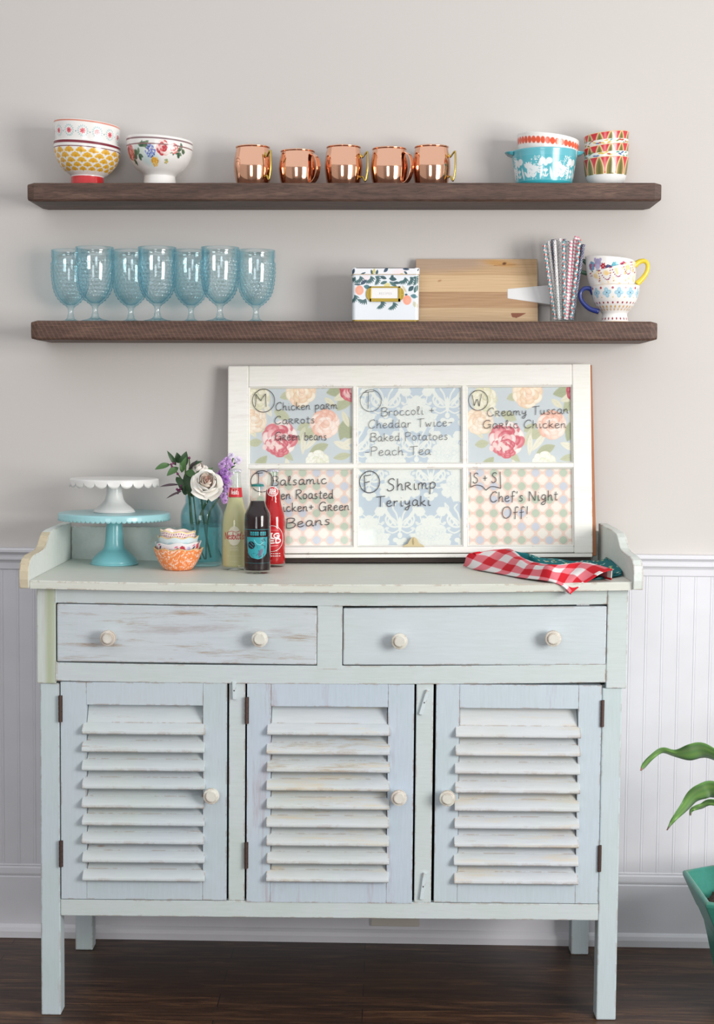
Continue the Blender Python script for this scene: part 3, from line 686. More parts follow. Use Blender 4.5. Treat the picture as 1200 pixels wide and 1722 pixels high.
# three small cups with leaves, one in another
def paint_leaf_band(c, R):
    n = 12; per = 2 * math.pi * R / n
    zt = c.V[c.U < 1e5].max(); zb = zt - 42
    c.rect(-400, 400, zb, zt + 2, (206, 44, 56)); c.rect(-400, 400, zb - 30, zb, (240, 241, 240))
    for q in range(-6, 7):
        for k in range(2):
            pass
        U0 = q * per + 4; w = per * .72
        c.leaf(U0, zb - 34, U0, zt + 3, w * 1.28, (238, 218, 168)); c.leaf(U0, zb - 30, U0, zt - 2, w * .92, (142, 128, 66)); c.leaf(U0, zb - 24, U0, zt - 8, w * .36, (104, 104, 58))
    c.rect(-400, 400, zb - 60, zb - 2, (240, 241, 240)); c.rect(-400, 400, zt - 1.6, zt + 2, (236, 206, 160))
def paint_leaf_band2(c, R):
    paint_leaf_band(c, R); zt = c.V[c.U < 1e5].max()
    c.rect(-400, 400, zt - 70, zt - 19, (236, 238, 232)); rnd = random.Random(int(zt))
    for k in range(26):
        U0 = -95 + k * 8; V0 = zt - rnd.uniform(21, 30); c.leaf(U0, V0, U0 + 13, V0 + rnd.uniform(-5, 6), 4, rnd.choice([(96, 160, 146), (120, 150, 70), (190, 80, 60), (80, 110, 170), (224, 190, 80)]))
cup = [(.028, 0), (.038, .003), (.047, .014), (.0528, .030), (.0555, .048), (.0570, .062), (.0578, .0706)]
for i, (z0, tl, lb) in enumerate(((0, -.05, 'bottom cup of the red and olive leaf stack beside the casserole, white base showing'),
                                  (.0315, -.115, 'middle cup of the red and olive leaf stack beside the casserole'),
                                  (.0630, -.10, 'top cup of the red and olive leaf stack beside the casserole, tilted open'))):
    o = shelf_thing('small_bowl', lb, 'bowl', 0, 1018.5, -.085, 'nested leaf-patterned cups')
    lathe_print('bowl_body', [(r - .0001 * i, z + z0) for r, z in cup], paint_leaf_band if i == 0 else paint_leaf_band2, M['glaze'], o, 280, warp=(lambda k, z0: (lambda X, Y, Z: (X, Y, Z - k * X * np.clip((Z - z0 * .5) / (.07 + z0 * .5), 0, 1))))(tl, z0))

# ------------------------------------------------------------------ lower shelf: seven hobnail goblets
m_gob, t, b, L = nodes('aqua_pressed_glass'); t.nodes.remove(b); out_ = t.nodes['Material Output']
# pressed glass: tint deepens where the wall is seen edge-on (longer way through it), mirror part after Schlick
ge = N(t, 'NewGeometry'); dt = N(t, 'VectorMath', operation='DOT_PRODUCT'); L.new(ge.outputs['Normal'], dt.inputs[0]); L.new(ge.outputs['Incoming'], dt.inputs[1])
ab = N(t, 'Math', operation='ABSOLUTE'); L.new(dt.outputs['Value'], ab.inputs[0])
tint = ramp(t, L, ab.outputs[0], [(.05, (.40, .72, .82, 1)), (.45, (.78, .93, .965, 1)), (.85, (.955, .99, .997, 1))])
tr = N(t, 'BsdfTransparent'); L.new(tint, tr.inputs[0])
om = N(t, 'Math', operation='SUBTRACT'); om.inputs[0].default_value = 1; L.new(ab.outputs[0], om.inputs[1])
pw = N(t, 'Math', operation='POWER'); pw.inputs[1].default_value = 4; L.new(om.outputs[0], pw.inputs[0])
fr_ = N(t, 'Math', operation='MULTIPLY_ADD'); fr_.inputs[1].default_value = .6; fr_.inputs[2].default_value = .075; L.new(pw.outputs[0], fr_.inputs[0])
gl_ = N(t, 'BsdfGlossy'); gl_.inputs['Roughness'].default_value = .06; gl_.inputs[0].default_value = (1, 1, 1, 1)
mx = N(t, 'MixShader'); L.new(fr_.outputs[0], mx.inputs[0]); L.new(tr.outputs[0], mx.inputs[1]); L.new(gl_.outputs[0], mx.inputs[2]); L.new(mx.outputs[0], out_.inputs['Surface'])
def goblet():
    o = thing('goblet', '', 'goblet', (0, 0, 0), (0, -SHELF, 0), 'blue hobnail goblets')
    H = .190
    out = [(.0085, .0385), (.011, .042), (.021, .050), (.032, .062), (.040, .077), (.0452, .096), (.0482, .122), (.0486, .145), (.0478, .170)]
    n, nr = 216, 27; prof = resample(spline(out, 6), .00125); m = len(prof)
    ssum = [0]
    for a, b_ in zip(prof, prof[1:]): ssum.append(ssum[-1] + math.hypot(b_[0] - a[0], b_[1] - a[1]))
    th_ = np.linspace(0, 2 * np.pi, n, endpoint=False); X = np.zeros((m, n)); Y = X.copy(); Z = X.copy(); rows = int((ssum[-1] - .004) / .0103)
    for i, ((r, z), s_) in enumerate(zip(prof, ssum)):
        q = (s_ - .004) / .0103; row = round(q); dv = (q - row) * .0103; ph = (row % 2) * .5
        w = th_ / (2 * np.pi) * nr + ph; du = (w - np.round(w)) * 2 * np.pi * r / nr; br = min(.0047, 2 * np.pi * r / nr * .49)
        d2 = (du ** 2 + dv ** 2) / br ** 2
        hgt = np.where((d2 < 1) & (0 <= row < rows), .0029 * (br / .0047) * np.sqrt(np.clip(1 - d2, 0, 1)), 0)
        j = min(i + 1, m - 1); k = max(i - 1, 0); tr_, tz = prof[j][0] - prof[k][0], prof[j][1] - prof[k][1]; l = math.hypot(tr_, tz)
        nr_, nz_ = tz / l, -tr_ / l
        X[i] = (r + hgt * nr_) * np.sin(th_); Y[i] = -(r + hgt * nr_) * np.cos(th_); Z[i] = z + hgt * nz_
    lip = [(.0492, .1705), (.0492, .1895), (.0484, .190), (.0462, .1895)] + [(max(r - .0024, .001), z + .0035) for r, z in prof[::-1][::4] if r > .012] + [(.0008, prof[0][1] + .008)]
    rr = np.array([p[0] for p in lip]); zz = np.array([p[1] for p in lip])
    X = np.vstack([X, rr[:, None] * np.sin(th_)]); Y = np.vstack([Y, -rr[:, None] * np.cos(th_)]); Z = np.vstack([Z, np.repeat(zz[:, None], n, 1)])
    mm = X.shape[0]; i = np.arange(mm - 1)[:, None] * n; j = np.arange(n)[None]; j2 = (j + 1) % n
    Fc = np.stack([(i + j).ravel(), (i + j2).ravel(), (i + n + j2).ravel(), (i + n + j).ravel()], 1)
    mesh_obj('bowl', np.stack([X.ravel(), Y.ravel(), Z.ravel()], 1), Fc, m_gob, o, smooth=True)
    st = spline([(.0090, .0378), (.0072, .034), (.0066, .027), (.0078, .021), (.0090, .0185), (.0078, .0165)], 4) + spline([(.0098, .0145), (.011, .011), (.0165, .0075)], 4)
    MB().lathe([(0, .0378)] + st + [(0, .0075)], 24).build('stem', m_gob, o, smooth=True)
    MB().lathe([(0, .0072)] + spline([(.017, .0072), (.026, .0045), (.034, .0028), (.0352, .0015), (.034, 0)], 4) + [(0, .0008)], 48).build('foot', m_gob, o, smooth=True)
    return o
g0 = goblet()
gl = ['blue hobnail goblet at the far left end, half behind its neighbour', 'blue hobnail goblet leftmost of the three standing in front', 'blue hobnail goblet in the back row, second from the left end',
      'blue hobnail goblet middle of the three standing in front', 'blue hobnail goblet in the back row, between the two rightmost front goblets', 'blue hobnail goblet rightmost of the three standing in front', 'blue hobnail goblet at the end of the row towards the recipe tin']
for i, (u, y) in enumerate(((119, -.052), (160, -.128), (220, -.052), (264.5, -.128), (321, -.052), (369.5, -.128), (430, -.056))):
    g = g0 if i == 0 else copy_thing(g0)
    g.location = on_shelf(1, u, y); g['label'] = gl[i]; g.rotation_euler = (0, -SHELF, i * .37)

# recipe tin
TY = -.158
pL, pR = at(591, 500, TY), at(705.3, 500, TY); tw = pR.x - pL.x; tcx = (pL.x + pR.x) / 2; td = .105; zb = shelf_z(1, tcx)
zs, zt = at(648, 461.8, TY).z - zb, at(648, 450.5, TY).z - zb
def tin_fn(w, d, z0, rad=.010):
    hw = w / 2 - rad; q = math.pi / 2 * rad; sd = d - 2 * rad; Lf = 2 * hw
    def fn(u, v):
        s_ = u - (Lf + 2 * q + 2 * sd) / 2; x = np.zeros_like(s_); y = np.zeros_like(s_); a = np.abs(s_); sg = np.sign(s_)
        f = a <= hw; x[f] = a[f]; y[f] = 0
        f = (a > hw) & (a <= hw + q); an = (a[f] - hw) / rad; x[f] = hw + rad * np.sin(an); y[f] = rad * (1 - np.cos(an))
        f = a > hw + q; x[f] = hw + rad; y[f] = rad + a[f] - hw - q
        return np.stack([x * sg, y, z0 + v], 1)
    return fn, Lf + 2 * q + 2 * sd
def citrus(c, W, H, top, dy=0):
    cx = W * 500; PXM = 1000 * tw / 114.4            # mm per image pixel across the tin
    P = lambda x, y: (cx + (x - 585) / 8.571 * PXM, (850 - y) / 8.571 * PXM - dy)
    T1, T2, T3 = (48, 84, 92), (74, 112, 112), (52, 76, 98)
    def leaf(x0, y0, x1, y1, w=34, col=T1): c.leaf(*P(x0, y0), *P(x1, y1), w / 8.571 * PXM, col)
    def frond(x, y, a, n=7, l=95, s=30):
        for k in range(n):
            b_ = a + (k - (n - 1) / 2) * .32; q = k * 4
            leaf(x + math.cos(a) * q * 2, y + math.sin(a) * q * 2, x + math.cos(a) * q * 2 + l * math.cos(b_), y + math.sin(a) * q * 2 + l * math.sin(b_), 22, T1 if k % 2 else T2)
    c.ell(*P(300, 240), 12, 9, (240, 222, 226), 0, .7, .9); c.ell(*P(780, 150), 16, 8, (240, 222, 226), 0, .7, .9)
    if top:
        leaf(560, 145, 620, 85, 46, T3); leaf(450, 190, 470, 110, 36); leaf(400, 190, 375, 110, 36); leaf(410, 180, 425, 90, 40, (206, 196, 120)); leaf(220, 180, 300, 150, 24); leaf(100, 180, 135, 95, 44, T3); leaf(830, 100, 930, 105, 34, T3); leaf(900, 180, 850, 130, 30); leaf(790, 170, 850, 185, 34, (206, 196, 140)); leaf(1040, 130, 1070, 95, 20, T3); leaf(210, 190, 290, 185, 18, T2)
        return
    for x, y, a in ((365, 200, 1.6), (430, 210, .9), (860, 215, 1.8), (930, 215, 1.2), (985, 215, .9), (515, 560, 1.4), (690, 575, 1.5), (130, 470, 1.5), (300, 520, 2.4), (210, 200, 1.6), (150, 210, 2.6)): frond(x, y, a)
    leaf(600, 240, 505, 205, 46); leaf(635, 235, 745, 250, 60); leaf(660, 225, 700, 190, 40); leaf(610, 280, 510, 310, 46, T2); leaf(640, 280, 745, 350, 50, T2); leaf(690, 295, 795, 300, 40); leaf(225, 325, 315, 255, 50, T3)
    leaf(130, 320, 235, 325, 26); leaf(270, 345, 365, 370, 62, (66, 116, 124)); leaf(915, 415, 990, 345, 62); leaf(1000, 440, 1050, 330, 60, T2); leaf(945, 480, 1050, 500, 60, (84, 130, 138)); leaf(860, 470, 905, 465, 30)
    leaf(820, 330, 890, 440, 30, (214, 200, 170)); leaf(990, 560, 1010, 650, 40, (206, 204, 180)); leaf(1010, 570, 1050, 660, 40, (206, 204, 180)); leaf(560, 340, 660, 320, 60, (224, 214, 150))
    for x, y in ((208, 405), (897, 545)):
        c.ell(*P(x, y), 60 / 8.571 * PXM, 68 / 8.571 * PXM, (244, 160, 134)); c.ell(*P(x + 10, y + 10), 34 / 8.571 * PXM, 40 / 8.571 * PXM, (248, 176, 150), 0, .8, .8)
tin = thing('recipe_tin', 'white metal recipe tin printed with peaches and green leaves, beside the cutting board', 'tin', (tcx, TY, zb), (0, -SHELF, 0))
fn, Wp = tin_fn(tw - .003, td - .003, .0025)
def shift(fn, dx, dy): return lambda u, v: fn(u, v) + np.array([dx, dy, 0])
sheet_print('tin_body', Wp, zs - .0025, lambda c: (citrus(c, Wp, 0, False, 2.5), c.rect(-9, 999, -1, 1.8, (176, 150, 70)))[0], M['print_tin'], tin, (228, 234, 240), shift(fn, 0, .0015), .0009)
fn2, Wp2 = tin_fn(tw, td, zs)
sheet_print('lid', Wp2, zt - zs, lambda c: (citrus(c, Wp2, 0, True, zs * 1000), c.rect(-9, 999, -1, 1.2, (190, 160, 120)))[0], M['print_tin'], tin, (232, 234, 238), fn2, .0009)
mb = MB(); pts = [(x, y) for x, y, z in fn2(np.linspace(0, Wp2, 60), np.zeros(60))]
mb.prism([(x * .998, y) for x, y in pts], 'z', zt - .0012, zt); mb.prism([(x * .97, y * .97 + .002) for x, y in pts], 'z', .0, .0025, 1); mb.box(-tw / 2 + .002, tw / 2 - .002, td - .002, td - .001, .002, zt - .002)
mb.build('tin_top', [plain('tin_lid', (230, 234, 238), .35), M['brass_flat']], tin)
k_ = tw / 114.4 / 8.571
hx, hz = (585 - 585) * k_ + 0, (850 - 465) * k_
lab = MB(); x0, x1, z0, z1 = (355 - 583) * k_, (800 - 583) * k_, (850 - 570) * k_, (850 - 350) * k_
y0 = -.0035
for a in ((x0, x1, y0, .0015, z0, z0 + 48 * k_), (x0, x1, y0, .0015, z1 - 22 * k_, z1), (x0, x0 + 24 * k_, y0, .0015, z0, z1), (x1 - 36 * k_, x1, y0, .0015, z0, z1)): lab.box(*a)
for sx, xx in ((-1, x0), (1, x1)):
    lab.prism([(xx - sx * .001, z0 + 10 * k_)] + [(xx + sx * 52 * k_ * math.sin(a), (z0 + z1) / 2 + (z1 - z0) * .40 * -math.cos(a)) for a in [math.pi * i / 10 for i in range(11)]] + [(xx - sx * .001, z1 - 10 * k_)], 'y', -.0015, .001)
lh = lab.build('label_holder', M['brass_flat'], tin, bevel=.0006)
for xx in (x0 - 26 * k_, x1 + 26 * k_): MB().lathe([(0, .0012), (.0016, .0010), (.002, 0)], 10, axis='-y', c=(xx, -.0016, (z0 + z1) / 2)).build('rivet', M['brass'], lh)
card = MB().box(x0 + .002, x1 - .002, -.0018, .001, z0 + .003, z1 - .002).build('label_card', plain('white_card', (246, 246, 246), .6), tin)
TIN_TEXT = (card, (380 - 583) * k_, 285 * k_, (850 - 465) * k_, 26 * k_)

# cutting board leaning on the wall
def board_wood(c):
    U, V = c.U, c.V; H = V.max(); f = V / H
    strip = np.digitize(f, [.245, .485, .755]); cols = np.array([(194, 166, 132), (180, 145, 112), (212, 182, 143), (198, 166, 128)], float)
    C = cols[strip]; rng = np.random.RandomState(3)
    for s_ in range(4):
        g = np.zeros_like(U)
        for k in range(26):
            fy, fx, ph, wob = rng.uniform(.15, 2.6), rng.uniform(-.006, .006), rng.uniform(0, 6.28), rng.uniform(1, 5)
            g += np.sin(V * fy + U * fx * 3 + ph + wob * np.sin(U * .013 + ph * 2)) / 26 ** .5
        m_ = strip == s_; C[m_] += (g[m_] * 7)[:, None] * np.array([1, 1.05, 1.1])
    e = np.abs(f - (.745 + .05 * np.sin(U * .02 + 2))); top = np.clip((f - (.80 - .06 * np.sin(U * .012 + 1.2))) * 9, 0, 1) * np.clip((210 - U) / 60, 0, 1)
    C += (np.array([176, 152, 134]) - C) * (top * .75)[:, None]
    d = np.hypot((U - 222) / 46, (V - H * .93) / 9 + (U - 222) * .012); C += (np.array([196, 146, 84]) - C) * (np.clip(1.2 - d, 0, .7))[:, None]
    c.C = C
    c.ell(232, H * .93, 5, 3.2, (96, 60, 40), .2, .9, .8); c.ell(62, H * .66, 5, 2.4, (176, 130, 92), .3, .8, .8); c.line([(205, H * .9), (262, H * .915)], 1, (150, 104, 66))
    c.poly([(248, 26), (251, 17), (262, 15), (270, 18), (288, 28), (250, 28.5)], (136, 86, 66))
    for q in (.245, .485, .755): c.line([(0, H * q), (400, H * q)], .5, (164, 128, 92), .6)
by0, by1 = -.064, -.021
bl, br_ = at(699.5, 500, -.05), at(904, 500, -.05); bw = br_.x - bl.x; zb = shelf_z(1, bl.x); bh = math.hypot(at(800, 436.5, by1).z - zb, by1 - by0)
tilt = math.atan2(by1 - by0, bh)
o = thing('cutting_board', 'striped wooden cutting board with a white marble handle, leaning on the wall behind the tin', 'cutting board', (bl.x, by0, zb), (-tilt, -SHELF, 0))
MB().box(0, bw, .0004, .018, 0, bh).build('board', wood('pale_board_wood', ((176, 140, 104), (204, 172, 134), (220, 190, 150)), (1, 9, 9), 6, .5), o)
sheet_print('board_face', bw, bh, board_wood, M['print_paper'], o, (205, 175, 135), lambda u, v: np.stack([u, np.zeros_like(u), v], 1), .0011)
bx = lambda u: (u - 699.5) * bw / 204.5
bz = lambda v: (539.5 - v) * .00155 + .002
mb = MB().prism([(bx(853), bz(480)), (bx(853), bz(497)), (bx(946), bz(511)), (bx(946), bz(471))], 'y', -.0012, .0165)
mb.build('handle', M['marble'], o, bevel=.002)

# glass of paper straws
gx = 946.5; gy = -.098
sg = on_shelf(1, gx, gy)
o = thing('tumbler', 'clear glass tumbler holding the paper straws', 'glass', sg, (0, -SHELF, 0))
m_clear = thin_glass('clear_glass', (.97, .985, .985), .02, 1.4)
MB().lathe([(0, .004), (.031, .004), (.0325, .001), (.034, .001), (.0352, .09), (.0345, .0915), (.0335, .09), (.0322, .006), (0, .006)], 48).build('glass', m_clear, o, smooth=True)
rnd = random.Random(21)
types = [('with teal and coral checks', 'coral'), ('with navy dots on white', 'dots'), ('navy with white dots', 'navy'), ('with pink stripes', 'pink'), ('with pale blue stripes', 'blue')]
def straw_cols(U, V, kind, r):
    per = 2 * np.pi * r * 1000; C = np.tile(np.array((244, 242, 240), float), (len(U), 1)); u = U / per
    if kind == 'coral':
        s1 = ((V / 11 + u) % 1); k = np.floor(V / 11 + u); C[(s1 > .5)] = (120, 168, 176); f = (s1 <= .5) & (((V / 22 - u * 1.5) % 1) < .5); C[f] = (206, 88, 84)
    elif kind == 'pink': C[((V / 9 + u) % 1) < .45] = (226, 138, 160)
    elif kind == 'blue': C[((V / 12 + u) % 1) < .4] = (140, 192, 208)
    else:
        bg, fg = ((244, 242, 240), (52, 60, 84)) if kind == 'dots' else ((74, 80, 112), (240, 238, 240)); C[:] = bg
        row = np.floor(V / 4.5); du = ((u * 5 + row * .5) % 1 - .5) * per / 5; dv = V - (row + .5) * 4.5; C[np.hypot(du, dv) < 1.25] = fg
    return C
straws = []
order = [(914, 'coral'), (920, 'blue'), (925, 'coral'), (922, 'dots'), (929, 'navy'), (932, 'dots'), (936, 'dots'), (939, 'navy'), (941, 'dots'), (944, 'pink'), (947, 'coral'), (951, 'blue'), (949, 'navy'),
         (955, 'dots'), (958, 'navy'), (960, 'pink'), (963, 'dots'), (966, 'pink'), (968, 'pink'), (972, 'pink'), (974, 'coral'), (977, 'navy'), (979, 'dots'), (981, 'navy')]
for i, (ut, kd) in enumerate(order):
    f = (ut - 947) / 34; row = (-1, .2, 1, -.4, .6)[i % 5]
    r = .0042; lim = (1 - .35 * abs(f)) * .022
    b0 = Vector((sg.x + (f * .021 + rnd.uniform(-.003, .003)), gy - row * .5 * lim * -1 * (-1), sg.z + .0075))
    b0.y = gy + row * lim * .75
    if math.hypot(b0.x - sg.x, b0.y - gy) > .0265: q = .0265 / math.hypot(b0.x - sg.x, b0.y - gy); b0.x = sg.x + (b0.x - sg.x) * q; b0.y = gy + (b0.y - gy) * q
    tp = at(ut, 404 + rnd.uniform(-3, 5) - (4 if kd == 'pink' else 0) + (4 if abs(f) > .8 else 0), gy + row * lim * 1.15); d = tp - b0; Lg = d.length; n = 18; m = int(Lg / .0013)
    qd = d.to_track_quat('Z', 'Y').to_matrix()
    th_ = np.linspace(0, 2 * np.pi, n, endpoint=False); zz = np.linspace(0, Lg, m)
    X = np.tile(r * np.cos(th_), m); Y = np.tile(r * np.sin(th_), m); Z = np.repeat(zz, n)
    cc = straw_cols(np.tile(th_, m) * r * 1000, Z * 1000, kd, r)
    Xi, Yi = X * .86, Y * .86; V = np.vstack([np.stack([X, Y, Z], 1), np.stack([Xi, Yi, Z], 1)[-n * 14:]])
    cc = np.vstack([cc, np.tile(np.array((225., 224, 222)), (n * 14, 1))])
    i_ = np.arange(m - 1)[:, None] * n; j = np.arange(n)[None]; j2 = (j + 1) % n
    F1 = np.stack([(i_ + j).ravel(), (i_ + j2).ravel(), (i_ + n + j2).ravel(), (i_ + n + j).ravel()], 1)
    b2 = m * n; i3 = np.arange(13)[:, None] * n + b2; F2 = np.stack([(i3 + j).ravel(), (i3 + n + j).ravel(), (i3 + n + j2).ravel(), (i3 + j2).ravel()], 1)
    F3 = np.stack([((m - 1) * n + j).ravel(), ((m - 1) * n + j2).ravel(), (b2 + 13 * n + j2).ravel(), (b2 + 13 * n + j).ravel()], 1)
    s_ = mesh_obj('paper_straw', V, np.vstack([F1, F2, F3]), M['print_straw'], None, smooth=True, cols=cc)
    s_.matrix_world = Matrix.Translation(b0) @ qd.to_4x4()
    nm = {'coral': 'paper straw checked in teal and coral, in the tumbler', 'dots': 'white paper straw with navy dots, in the tumbler', 'navy': 'navy paper straw with white dots, in the tumbler', 'pink': 'paper straw with pink stripes, in the tumbler', 'blue': 'paper straw with pale blue stripes, in the tumbler'}[kd]
    gp_ = {'coral': 'teal and coral checked straws', 'dots': 'navy-dotted white straws', 'navy': 'white-dotted navy straws', 'pink': 'pink striped straws', 'blue': 'pale blue striped straws'}[kd]
    tag(s_, nm, 'straw', gp_); straws.append((s_, kd, ut))

# three painted teacups
tea = [(.0350, 0), (.0362, .002), (.0340, .012), (.0318, .022), (.0360, .030), (.0450, .040), (.0535, .053), (.0590, .068), (.0620, .083), (.0632, .096)]
def cup_handle(parent, pts, r, mat):
    p = spline(pts, 6); return MB().tube(p, [r * (1.15 - .3 * math.sin(math.pi * i / (len(p) - 1))) for i in range(len(p))], 12).build('handle', mat, parent, smooth=True)
def paint_blue_flowers(c, R):
    per = 2 * math.pi * R / 12
    for q in range(-6, 7):
        U0 = q * per + 2
        for k in range(4):
            a = math.pi / 4 + k * math.pi / 2 + .1 * (q % 3) + math.pi / 4; c.ell(U0 + 6.2 * math.cos(a), 75 + 7 * math.sin(a), 6.2, 5.2, (160, 206, 226), a); c.ell(U0 + 6.2 * math.cos(a), 75 + 7 * math.sin(a), 3.4, 2.6, (186, 222, 236), a)
        c.ell(U0, 75, 1.2, 1.2, (40, 50, 80)); c.ell(U0 + per / 2, 87, 3, 3.2, (170, 40, 66)); c.ell(U0 + per / 2, 63, 1.6, 1.6, (214, 190, 110))
    p2 = 2 * math.pi * R / 26
    for q in range(-13, 14):
        c.ell(q * p2, 50, 2.7, 2.6, (160, 38, 62)); c.ell((q + .5) * p2, 40, 3.6, 3.2, (222, 184, 126), .6); c.ell((q + .3) * p2, 33, 3.2, 2.8, (226, 190, 140), .6)
        c.ell(q * 1.25 * p2, 10, 3.6, 3.3, (156, 36, 60))
    c.rect(-400, 400, -1, 3.2, (240, 206, 168)); c.rect(-400, 400, 94, 99, (238, 224, 208))
def paint_lace(c, R):
    rnd = random.Random(6)
    for k in range(260): c.ell(rnd.uniform(-R * 3.1, R * 3.1), rnd.uniform(18, 92), rnd.uniform(1.5, 4.5), rnd.uniform(1.5, 3.5), rnd.choice([(244, 206, 132), (248, 222, 166), (240, 190, 110), (250, 236, 206)]), rnd.uniform(0, 3), .8, .5)
    for k in range(40): c.ell(rnd.uniform(-R * 3.1, R * 3.1), rnd.uniform(18, 60), .9, .9, (70, 60, 50))
    per = 2 * math.pi * R / 13
    for q in range(-7, 8):
        U0 = q * per + 6
        for k in range(13):
            a = math.pi + k * math.pi / 12; c.ell(U0 + per * .42 * math.cos(a), 88 + 28 * math.sin(a), 1.7, 1.5, (150, 32, 84), 0, 1, .2)
        c.ell(U0 + per / 2, 89, 2.6, 2.6, (190, 60, 90)); c.ell(U0, 78, 7, 6, (246, 214, 150), 0, .8, .6)
    c.rect(-400, 400, 93.5, 99, (246, 240, 232))
def paint_garden(c, R):
    rnd = random.Random(2); U = lambda u: R * math.asin(max(-.98, min(.98, (u - 1024) / 41)))
    c.ell(U(1000), 86, 10, 13, (160, 154, 190)); c.ell(U(996), 96, 4, 5, (172, 166, 200)); c.ell(U(1004), 97, 4, 4, (172, 166, 200)); c.ell(U(1000), 78, 7, 8, (186, 182, 210), 0, .8, .5)
    for k in range(6): a = k * 1.047; c.ell(U(1009) + 4.5 * math.cos(a), 81 + 5 * math.sin(a), 3.6, 2.4, (176, 36, 52), a)
    c.bloom(U(1018), 77, 9, [(46, 50, 92), (70, 70, 120)], 7, rnd); c.bloom(U(1030), 84, 11, [(96, 188, 206), (70, 160, 190), (150, 214, 222)], 8, rnd); c.bloom(U(1043), 88, 10, [(190, 40, 84), (214, 90, 120)], 7, rnd); c.bloom(U(1058), 90, 8, [(120, 120, 170), (160, 160, 200)], 6, rnd)
    for k in range(16): c.leaf(rnd.uniform(-60, 70), 70, rnd.uniform(-60, 70), 62, 6, (80, 120, 96), .8)
    for q in range(-3, 0): c.bloom(q * 60, 80, 12, [(190, 60, 90), (90, 150, 190)], 7, rnd)
TYc = -.09
cz_ = lambda v: zat(1030, v, TYc, 1)
o = shelf_thing('teacup', 'footed white teacup with pale blue flowers and a navy handle, bottom of the teacup stack', 'cup', 1, 1033, TYc, 'stacked teacups')
lathe_print('cup_body', [(r, z * cz_(481) / .096) for r, z in tea], paint_blue_flowers, M['glaze'], o, 300)
hx = lambda u: (u - 1033) * PX(TYc)
m_navy = plain('navy_glaze', (44, 58, 128), .25, 0, .3)
cup_handle(o, [(hx(997), -.004, cz_(494)), (hx(992), -.006, cz_(486.5)), (hx(982), -.008, cz_(485.5)), (hx(975), -.008, cz_(493)), (hx(977), -.008, cz_(506)), (hx(990), -.006, cz_(519)), (hx(1006), -.004, cz_(524))], .0062, m_navy)
def placed_cup(label, ru, rv, ang, prof, paint, dz=0):
    c0 = at(ru, rv, TYc); h = prof[-1][1]; ax = Vector((math.sin(ang), 0, math.cos(ang)))
    o = thing('teacup', label, 'cup', c0 - ax * h, (0, ang, 0), 'stacked teacups')
    lathe_print('cup_body', prof, paint, M['glaze'], o, 300); inv = Matrix.Rotation(-ang, 3, 'Y')
    loc = lambda u, v, y=TYc: inv @ (at(u, v, y) - o.location)
    return o, loc
tea2 = [(.024, .008), (.030, .009), (.0375, .016), (.0460, .028), (.0540, .044), (.0600, .062), (.0635, .078), (.0650, .088)]
o, loc = placed_cup('orange lace teacup with a yellow twisted handle, tilted in the middle of the teacup stack', 1026.5, 451.5, -.27, tea2, paint_lace)
cup_handle(o, [loc(1066, 447), loc(1074, 440.5), loc(1083, 439), loc(1088.5, 445), loc(1087.5, 456), loc(1081, 467), loc(1070, 478)], .0068, plain('yellow_glaze', (240, 214, 62), .3, 0, .3))
tea3 = [(.020, .010), (.026, .011), (.034, .018), (.0425, .030), (.0500, .046), (.0560, .064), (.0600, .082), (.0625, .098), (.0635, .106)]
o, loc = placed_cup('white teacup painted with garden flowers and a green handle, top of the teacup stack', 1024.5, 435.5, .085, tea3, paint_garden)
cup_handle(o, [loc(988, 446), loc(982, 439), loc(975, 437.5), loc(969, 441), loc(968.5, 449), loc(975, 456), loc(990, 461)], .0050, plain('green_glaze', (62, 96, 74), .3, 0, .3))

